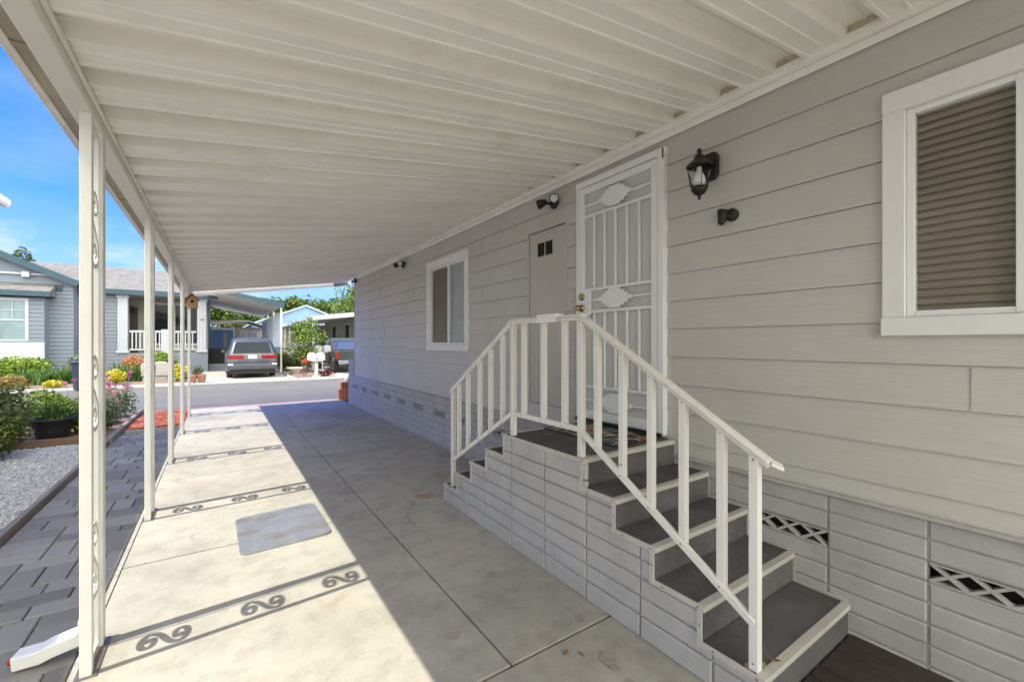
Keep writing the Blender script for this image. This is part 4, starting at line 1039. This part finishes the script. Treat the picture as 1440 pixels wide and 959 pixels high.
for s_ in (-1,1):
    b = MB(); b.box(s_*.32,s_*.90,-.015,.12,.82,.965); vp(b).build('tail_light', M['lamp_red'], van, bevel=.015)
    b = MB(); b.prism([(.62,1.04),(1.3,1.04),(3.2,1.06),(2.95,1.52),(.75,1.55)], lambda p,t:(s_*t*(1 if p[1]<1.2 else .775),p[0],p[1]), .93,.965); vp(b).build('side_window', M['glass_dark'], van)
    b = MB(); b.box(s_*.70,s_*.88,-.112,-.098,.545,.62); vp(b).build('reflector', M['lens'], van)
    for yy in (.95,3.95): wheel(van, vx+s_*.80, vy+yy, .335, .22, s_)
    b = MB(); b.tube([(s_*.58,.6,1.72),(s_*.58,.7,1.755),(s_*.58,2.3,1.775),(s_*.58,2.4,1.75)],.018,6); vp(b).build('roof_rail', M['black'], van)
    b = MB(); b.box(s_*.95,s_*1.08,3.0,3.1,1.02,1.16); vp(b).build('side_mirror', M['van'], van, bevel=.02)
b = MB(); b.box(-.155,.155,-.022,.05,.82,.955); vp(b).build('licence_plate', M['trim'], van, bevel=.004)
b = MB(); b.box(-.28,.28,-.018,.05,.965,1.0); vp(b).build('chrome_strip', M['chrome'], van)
b = MB(); b.box(-.80,.80,.0,4.6,.20,.36); vp(b).build('underbody', M['rubber'], van)

# ------------------------------------------------------------------ pickup truck, seen along its left side
tx, ty = 5.62, 19.95+1.9
tk = thing('pickup_truck', 'dark pickup truck with a blue bed cover parked at the house corner across the road', 'truck', (tx,ty,0))
def tp_(b): b.v = [(x+tx,y+ty,z) for x,y,z in b.v]; return b
b = MB(); b.box(-.90,.90,0,1.75,.58,1.12); b.box(-.92,.92,.05,.35,.60,1.05); b.box(-.91,.91,1.78,3.9,.50,1.08); b.prism([(1.78,1.08),(3.5,1.08),(3.0,1.72),(1.95,1.74)], lambda p,t:(t*(1 if p[1]<1.3 else .84),p[0],p[1]), -.9,.9); b.box(-.88,.88,3.9,5.3,.52,1.10)
tp_(b).build('body', M['truck_green'], tk, bevel=.04, seg=2)
b = MB(); b.prism([(0.02,1.125),(1.74,1.125),(1.74,1.60),(.22,1.56)], lambda p,t:(t*(1 if p[1]<1.3 else .85),p[0],p[1]), -.89,.89); tp_(b).build('bed_cover', M['truck_blue'], tk, bevel=.04, seg=2)
for s_ in (-1,1):
    b = MB(); b.box(s_*.80,s_*.915,-.03,.16,.72,1.08); tp_(b).build('tail_light', M['lamp_red'], tk, bevel=.02)
    b = MB(); b.prism([(2.0,1.12),(3.35,1.12),(2.98,1.62),(2.08,1.64)], lambda p,t:(s_*t*(1 if p[1]<1.3 else .855),p[0],p[1]), .89,.915); tp_(b).build('side_window', M['glass_dark'], tk)
    b = MB(); b.box(s_*.80,s_*1.02,1.7,3.6,.36,.42); tp_(b).build('running_board', M['chrome'], tk, bevel=.01)
    b = MB(); b.box(s_*.92,s_*1.12,3.15,3.28,1.08,1.30); tp_(b).build('side_mirror', M['chrome'], tk, bevel=.03)
    for yy in (.95,4.4):
        wheel(tk, tx+s_*.82, ty+yy, .39, .26, s_)
        b = MB(); V = []; 
        pts = [(s_*.93, yy+.47*cos(a), .39+.47*sin(a)) for a in [pi*k/10 for k in range(11)]]
        b.tube(pts, .04, 6); tp_(b).build('wheel_arch', M['truck_green'], tk)
b = MB(); b.box(-.85,.85,-.14,.02,.46,.62); tp_(b).build('bumper', M['chrome'], tk, bevel=.03)

# ------------------------------------------------------------------ right-hand house and blue gable
rh = thing('beige_house', 'beige house with a long white flat carport behind the pickup truck', 'house', (7,31,0))
b = MB(); siding(b, 7.35, 25.5,39, 0,3.3, .2,.2, [], axis='x'); siding(b, 25.5, 7.35,14, 0,3.3,.2,.2,[],axis='y'); b.box(4.2,7.35,38.5,38.6,0,2.9); b.build('wall', M['beige_wall'], rh, recalc=False)
def rzz(x): return 2.72+(x-4.15)*.125
b = MB(); b.prism([(4.15,rzz(4.15)),(7.5,rzz(7.5)),(7.5,rzz(7.5)+.05),(4.15,rzz(4.15)+.05)], lambda p,t:(p[0],t,p[1]), 25,38.6); b.prism([(7.3,3.4),(11,4.4),(14.4,3.4)], lambda p,t:(p[0],t,p[1]), 25.2,39); b.build('roof', M['roof_white'], rh)
b = MB(); b.box(4.08,4.149,25,38.6,rzz(4.15)-.04,rzz(4.15)+.17); b.prism([(4.08,rzz(4.08)-.04),(8.5,rzz(8.5)-.04),(8.5,rzz(8.5)+.2),(4.08,rzz(4.08)+.2)], lambda p,t:(p[0],t,p[1]), 24.94,24.995); b.build('fascia', M['lavender_white'], rh)
for yy in (25.2,27.5,29.8,32.2,34.6,37): 
    b = MB(); b.box(4.2,4.3,yy,yy+.1,0,2.72); b.build('post', M['roof_white'], rh)
for yy,z0,z1 in ((27.2,1.5,2.75),(30.2,1.6,2.7),(34.2,1.5,2.7)):
    f = MB(); f.box(7.30,7.34,yy-.1,yy+1.1,z0-.1,z1+.1); w = f.build('window', M['trim'], rh); p = MB(); p.box(7.285,7.30,yy,yy+1,z0,z1); p.build('pane', M['glass_dark'], w)
b = MB(); b.box(4.22,4.28,28,38,0,1.5); b.build('low_panel', M['lavender_white'], rh)
bg = thing('blue_house', 'light blue gable-roofed house rising behind the beige house carport', 'house', (6,42,0))
b = MB(); b.prism([(2.2,0),(10.1,0),(10.1,2.9),(6.13,4.5),(2.2,2.9)], lambda p,t:(p[0],t,p[1]), 40,50); b.build('wall', M['sky_blue'], bg)
b = MB(); b.prism([(1.9,2.82),(6.13,4.54),(10.4,2.82),(10.4,2.92),(6.13,4.66),(1.9,2.92)], lambda p,t:(p[0],t,p[1]), 39.7,50.3); b.build('roof', mat('pale_blue_roof',(.42,.50,.60),.6), bg)

# ------------------------------------------------------------------ street things
b0 = MB(); bt = thing('wheelie_bin', 'navy blue wheeled rubbish bin at the road edge behind the nearest post', 'bin', (-3.55,19.05,-.03))
b0.prism([(-.24,-.26),(.24,-.26),(.24,.26),(-.24,.26)], lambda p,t:(-3.55+p[0]*(.82+.22*t),19.05+p[1]*(.82+.22*t),t-.02), .03,.86); b0.build('body', M['bin_blue'], bt, bevel=.03, seg=2)
b0 = MB(); b0.box(-3.83,-3.27,18.74,19.36,.845,.90); b0.build('lid', M['bin_blue'], bt, bevel=.02)
b0 = MB(); b0.cyl((-3.75,19.28,.09),(-3.80,19.28,.09),.11,.11,14); b0.cyl((-3.35,19.28,.09),(-3.30,19.28,.09),.11,.11,14); b0.build('wheel', M['rubber'], bt)
def arch_box(b, x, y, z, w, h, d, n=10):
    pts = [(-w/2,0),(w/2,0),(w/2,h-w/2)]+[(w/2*cos(a),h-w/2+w/2*sin(a)) for a in [pi*k/n for k in range(1,n)]]+[(-w/2,h-w/2)]
    b.prism(pts, lambda p,t:(x+p[0],y+t,z+p[1]), 0, d)
def mailbox(label, x, y, z, boxes, w=.30, h=.34, d=.5, post_w=.12):
    t = thing('mailbox', label, 'mailbox', (x,y,0), 'white mailboxes across the road')
    b = MB(); b.box(x-post_w/2,x+post_w/2,y+.15,y+.15+post_w,0,z-.04); b.box(x-.22,x+.22,y+.02,y+.4,z-.04,z-.002); b.box(x-.15,x+.15,y+.08,y+.4,.0,.05); b.build('post', M['mailbox'], t, bevel=.006)
    for q in boxes:
        b = MB(); arch_box(b, x+q, y, z, w, h, d); b.box(x+q-w/2+.02,x+q+w/2-.02,y-.012,y,z+.03,z+h-.08); b.build('box', M['mailbox'], t, bevel=.008)
    return t
mailbox('pair of white arched mailboxes on one white post beside the red rose', 3.50,19.95,.72,(-.17,.17))
mailbox('white mailboxes on a slim white post beside the pickup truck', 4.35,23.2,1.02,(-.22,.22), .32,.34,.5,.07)
def ubox(label, x, y):
    b = MB(); pts = [(-.23,.0),(.23,0),(.24,.42),(.18,.52),(.05,.55),(-.05,.55),(-.18,.52),(-.24,.42)]
    b.prism(pts, lambda p,t:(x+p[0],y+t,.20+p[1]), 0,.35); b.box(x-.2,x+.2,y+.05,y+.3,.0,.20)
    tag(b.build('utility_box', mat('box_grey',(.36,.345,.335),.7,.1,6), loc=(x,y,0), bevel=.03, seg=2), label, 'utility box', 'white utility boxes')
ubox('white rounded utility box left of the second carport post, beside strappy leaves', -2.20,21.4); ubox('white rounded utility box between the second and third carport posts', -1.85,21.4)
# brick planter at the house corner
t = thing('brick_planter', 'low red brick planter at the far corner of the mobile home', 'planter', (2.8,11.9,0))
b = MB(); b.box(2.60,3.5,11.80,12.01,-.02,.28); b.box(2.66,3.5,11.82,12.0,.282,.46); b.build('brick_wall', M['brickred'], t, bevel=.008)
b = MB(); b.blob((2.86,11.92,.55),(.10,.10,.13),5,12,9,.03); tag(b.build('white_stone', M['trim'], loc=(2.86,11.92,.46)), 'white rounded stone on top of the red brick planter', 'stone')
# ------------------------------------------------------------------ plants across the road
G2 = 'shrubs in the bed before the porch house'
shrub('large light green rounded shrub below the bay window', -6.35,24.0,.02,(1.0,.8,.52), M['leaf_lime'],3600,.13,51,group=G2,clumps=16)
strap_plant('wide clump of strappy green leaves below the porch house corner', -5.05,22.0,.02,560,.75,52,M['blade'],.9,.022,G2,rx=.75)
shrub('pale leafy shrub with tan tips against the blue wall beside the bin', -4.55,23.6,.02,(.35,.3,.62), M['leaf_grey'],900,.10,53,group=G2)
shrub('small tan and yellow shrub at the road edge by the left photo border', -5.55,20.3,.02,(.48,.4,.24), M['leaf_tan'],900,.08,54,group=G2)
shrub('low yellow spiky plant at the road edge beside the bin', -4.45,20.0,.02,(.30,.24,.14), M['leaf_yellow'],500,.09,55,group=G2)
shrub('olive green low shrub at the road edge in the left corner', -6.1,20.6,.02,(.5,.4,.22), M['leaf_grey'],800,.08,56,group=G2)
shrub('bright yellow shrub just right of the nearest post', -3.0,20.6,.02,(.36,.32,.27), M['leaf_yellow'],1100,.075,57,group=G2)
strap_plant('clump of green strappy leaves beside the yellow shrub', -2.75,21.7,.02,260,.85,58,M['blade'],.8,.022,G2,rx=.35)
shrub('orange-leaved shrub against the blue porch wall', -3.05,25.0,.02,(.45,.4,.55), M['petal_orange'],1000,.10,59,group=G2)
shrub('lime green shrub behind the white utility boxes', -2.05,24.8,.02,(.55,.45,.52), M['leaf_lime'],1300,.11,60,group=G2)
shrub('yellow green shrub between the third and fourth carport posts', -1.15,20.7,.02,(.36,.34,.34), M['leaf_yellow'],1300,.08,61,group=G2)
t = thing('terracotta_planter', 'brown terracotta planter at the edge of the minivan driveway', 'planter', (-.62,19.95,0))
b = MB()
for xx in (-.80,-.52): b.lathe((xx,19.95,.02),[(.10,0),(.12,.02),(.14,.22),(.15,.24),(.15,.29),(.12,.29),(.11,.25),(.01,.25)],16)
b.build('pot', M['terracotta'], t)
shrub('purplish green plant growing in the terracotta planter', -.66,19.95,.26,(.26,.2,.19), M['leaf_grey'],600,.06,62,name='potted_shrub')
# bed by the mailboxes
def tree(label, x, y, h, trunk_h, rad, m, clumps, per, size, seed, name='tree', group=None, tr=.12):
    t = thing(name, label, 'tree', (x,y,0), group); r = random.Random(seed); cz_ = h-rad[2]
    b = MB(); b.tube([(x,y,-.05),(x+r.uniform(-.05,.05)*h*.1,y,trunk_h*.5),(x+r.uniform(-.1,.1)*rad[0],y,trunk_h),(x,y,cz_+rad[2]*.3)],[tr,tr*.8,tr*.65,tr*.2],9)
    for k in range(7):
        a = 2*pi*k/7+r.uniform(-.3,.3); z0 = trunk_h*r.uniform(.75,1.1)
        b.tube([(x,y,z0),(x+cos(a)*rad[0]*.4,y+sin(a)*rad[1]*.4,(z0+cz_)/2+rad[2]*.1),(x+cos(a)*rad[0]*.75,y+sin(a)*rad[1]*.75,cz_+rad[2]*r.uniform(-.2,.5))],[tr*.5,tr*.3,tr*.08],6)
    b.build('trunk', M['bark'], t); c = MB(); crown(c, (x,y,cz_), rad, clumps, per, size, seed+1); c.build('crown', m, t, recalc=False); return t
tree('small bright green garden tree beside the white mailboxes', 3.65,23.4,2.75,.9,(1.05,.9,1.1), M['leaf_treel'],19,150,.11,71,'garden_tree',None,.05)
shrub('dark green hedge under the small garden tree', 3.05,25.2,.02,(.65,.6,.50), M['leaf_dark'],1800,.10,72)
shrub('yellow flowering shrub behind the dark hedge', 3.0,27.2,.02,(.35,.35,.72), M['leaf_yellow'],700,.10,73)
t = thing('rose_tree', 'standard rose with a ball of bright red flowers beside the mailboxes', 'rose tree', (3.15,20.6,.02)); r = random.Random(5)
b = MB(); b.tube([(3.15,20.6,.0),(3.17,20.6,.3),(3.2,20.6,.55)],[.02,.018,.015],6); b.tube([(3.05,20.6,.0),(3.05,20.6,.66)],.014,6); b.build('stem', M['wood_brown'], t)
b = MB(); leaves(b,(3.2,20.6,.60),(.26,.22,.13),260,.06,r,.3); b.build('foliage', M['leaf_mid'], t, recalc=False)
b = MB(); blossoms(b,(3.2,20.6,.64),.24,150,.055,r); b.v=[(x,y,.64+(z-.64)*.62) for x,y,z in b.v]; b.build('blossom', M['petal_red'], t, recalc=False)
shrub('dark red low shrub at the foot of the mailbox post', 3.95,20.4,.02,(.36,.28,.14), M['petal_maroon'],500,.06,74)
t = thing('stone_bowl', 'low grey stone bowl on the soil beside the curved driveway edge', 'bowl', (3.0,22.6,.02))
b = MB(); b.lathe((3.0,22.6,.02),[(.18,0),(.2,.02),(.22,.12),(.36,.24),(.38,.30),(.34,.30),(.25,.2),(.02,.17)],18); b.build('basin', M['stone'], t)
# background trees
GB = 'trees behind the far houses'
tree('dark green broad tree behind the blue gable roof', 8.8,58,7.4,2.5,(3.2,2.6,2.9), M['leaf_tree'],36,110,.36,81,'background_tree',GB,.25)
tree('olive green tree crown left of the blue gable peak', 5.2,60,7.0,2.4,(2.9,2.6,2.7), M['leaf_tree'],34,110,.36,82,'background_tree',GB,.25)
tree('mid green tree between the blue gable and the pale tall tree', 12.2,60,7.4,2.5,(3.0,2.6,3.0), M['leaf_mid'],36,110,.36,83,'background_tree',GB,.25)
tree('tall pale green tree above the beige house at the house corner', 12.6,48,8.2,2.6,(2.6,2.4,3.2), M['leaf_treel'],44,110,.30,84,'background_tree',GB,.25)
tree('dark tree seen under the neighbour carport roof above the shed', -1.2,52,5.6,1.6,(3.4,2.4,2.5), M['leaf_tree'],36,110,.34,85,'background_tree',GB,.25)
tree('dark tree right of the shed under the carport roof', 2.9,54,5.2,1.6,(2.9,2.4,2.3), M['leaf_tree'],30,110,.34,86,'background_tree',GB,.25)
tree('yellow green treetop above the teal carport edge', 1.6,66,8.0,3,(3.0,2.4,2.9), M['leaf_lime'],30,100,.36,87,'background_tree',GB,.25)
tree('treetop poking above the porch house roof at the left', -11.7,45,8.1,4,(.85,.8,1.5), M['leaf_tree'],18,90,.22,88,'background_tree',GB,.15)

# ------------------------------------------------------------------ light, sky, camera
SUN = Vector((-.558,-.0405,1)).normalized()          # towards the sun
el = math.asin(SUN.z); az = atan2(SUN.x, SUN.y)
li = bpy.data.lights.new('sun','SUN'); li.energy = 2.0; li.angle = R(.5); li.color = (1,.95,.83)
lo_ = bpy.data.objects.new('sun', li); COL.objects.link(lo_); lo_.rotation_euler = SUN.to_track_quat('Z','Y').to_euler(); lo_.location = (0,0,30)
wd = bpy.data.worlds.new('World'); sc.world = wd; wd.use_nodes = True; nt = wd.node_tree
bgd = nt.nodes['Background']; sk = N(nt,'ShaderNodeTexSky', sky_type='NISHITA'); sk.sun_disc = False; sk.sun_elevation = el; sk.sun_rotation = az % (2*pi); sk.altitude = 50; sk.air_density = 1.0; sk.dust_density = .4; sk.ozone_density = 2.0
hs = N(nt,'ShaderNodeHueSaturation'); hs.inputs['Saturation'].default_value = 1.2; nt.links.new(sk.outputs[0], hs.inputs['Color'])
blue = mix(nt, hs.outputs[0], (.20,.35,.90), 1.0, 'MULTIPLY')
tc = N(nt,'ShaderNodeTexCoord'); sp = N(nt,'ShaderNodeSeparateXYZ'); nt.links.new(tc.outputs['Generated'], sp.inputs[0])
mp = N(nt,'ShaderNodeMapping'); mp.inputs['Scale'].default_value = (2.4,2.4,5.0); mp.inputs['Location'].default_value = (.35,.1,.2); nt.links.new(tc.outputs['Generated'], mp.inputs[0])
nz = N(nt,'ShaderNodeTexNoise'); nz.inputs['Scale'].default_value = 2.1; nz.inputs['Detail'].default_value = 8; nz.inputs['Roughness'].default_value = .58; nt.links.new(mp.outputs[0], nz.inputs['Vector'])
cl_ = ramp(nt, nz.outputs['Fac'], [(.455,0),(.66,.9)])
hm = ramp(nt, sp.outputs['Z'], [(.0,1),(.155,1),(.20,.16),(.5,.1)])
cf = mix(nt, cl_, hm, 1.0, 'MULTIPLY')
# unseen, over-bright cloud bank behind the camera, added as fill light for the shade
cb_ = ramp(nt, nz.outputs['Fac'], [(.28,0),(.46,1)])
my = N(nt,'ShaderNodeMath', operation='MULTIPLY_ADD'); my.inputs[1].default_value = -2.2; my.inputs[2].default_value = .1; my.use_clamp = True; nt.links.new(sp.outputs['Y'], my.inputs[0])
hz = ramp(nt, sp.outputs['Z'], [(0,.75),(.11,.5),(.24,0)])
blue = mix(nt, blue, (1.15,1.55,2.1), hz)
cc = mix(nt, blue, (2.1,2.2,2.3), cf)
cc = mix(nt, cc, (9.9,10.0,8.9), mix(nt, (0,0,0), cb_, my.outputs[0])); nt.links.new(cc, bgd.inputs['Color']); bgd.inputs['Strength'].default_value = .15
cam = bpy.data.cameras.new('camera'); co = bpy.data.objects.new('camera', cam); COL.objects.link(co); sc.camera = co
cam.sensor_width = 36; cam.lens = 36*605/1440; cam.shift_y = 2.0/1440; cam.clip_start = .05; cam.clip_end = 3000
co.location = (0,0,H); co.rotation_euler = (R(90),0,-math.atan(413/605))
vs_ = sc.view_settings; vs_.view_transform = 'Standard'; vs_.look = 'None'; vs_.gamma = 1; vs_.use_curve_mapping = False; vs_.exposure = 1.70
sc.render.engine = 'CYCLES'; cy = sc.cycles; cy.use_denoising = True; cy.max_bounces = 10; cy.diffuse_bounces = 6; cy.glossy_bounces = 4; cy.transparent_max_bounces = 12; cy.sample_clamp_indirect = 8
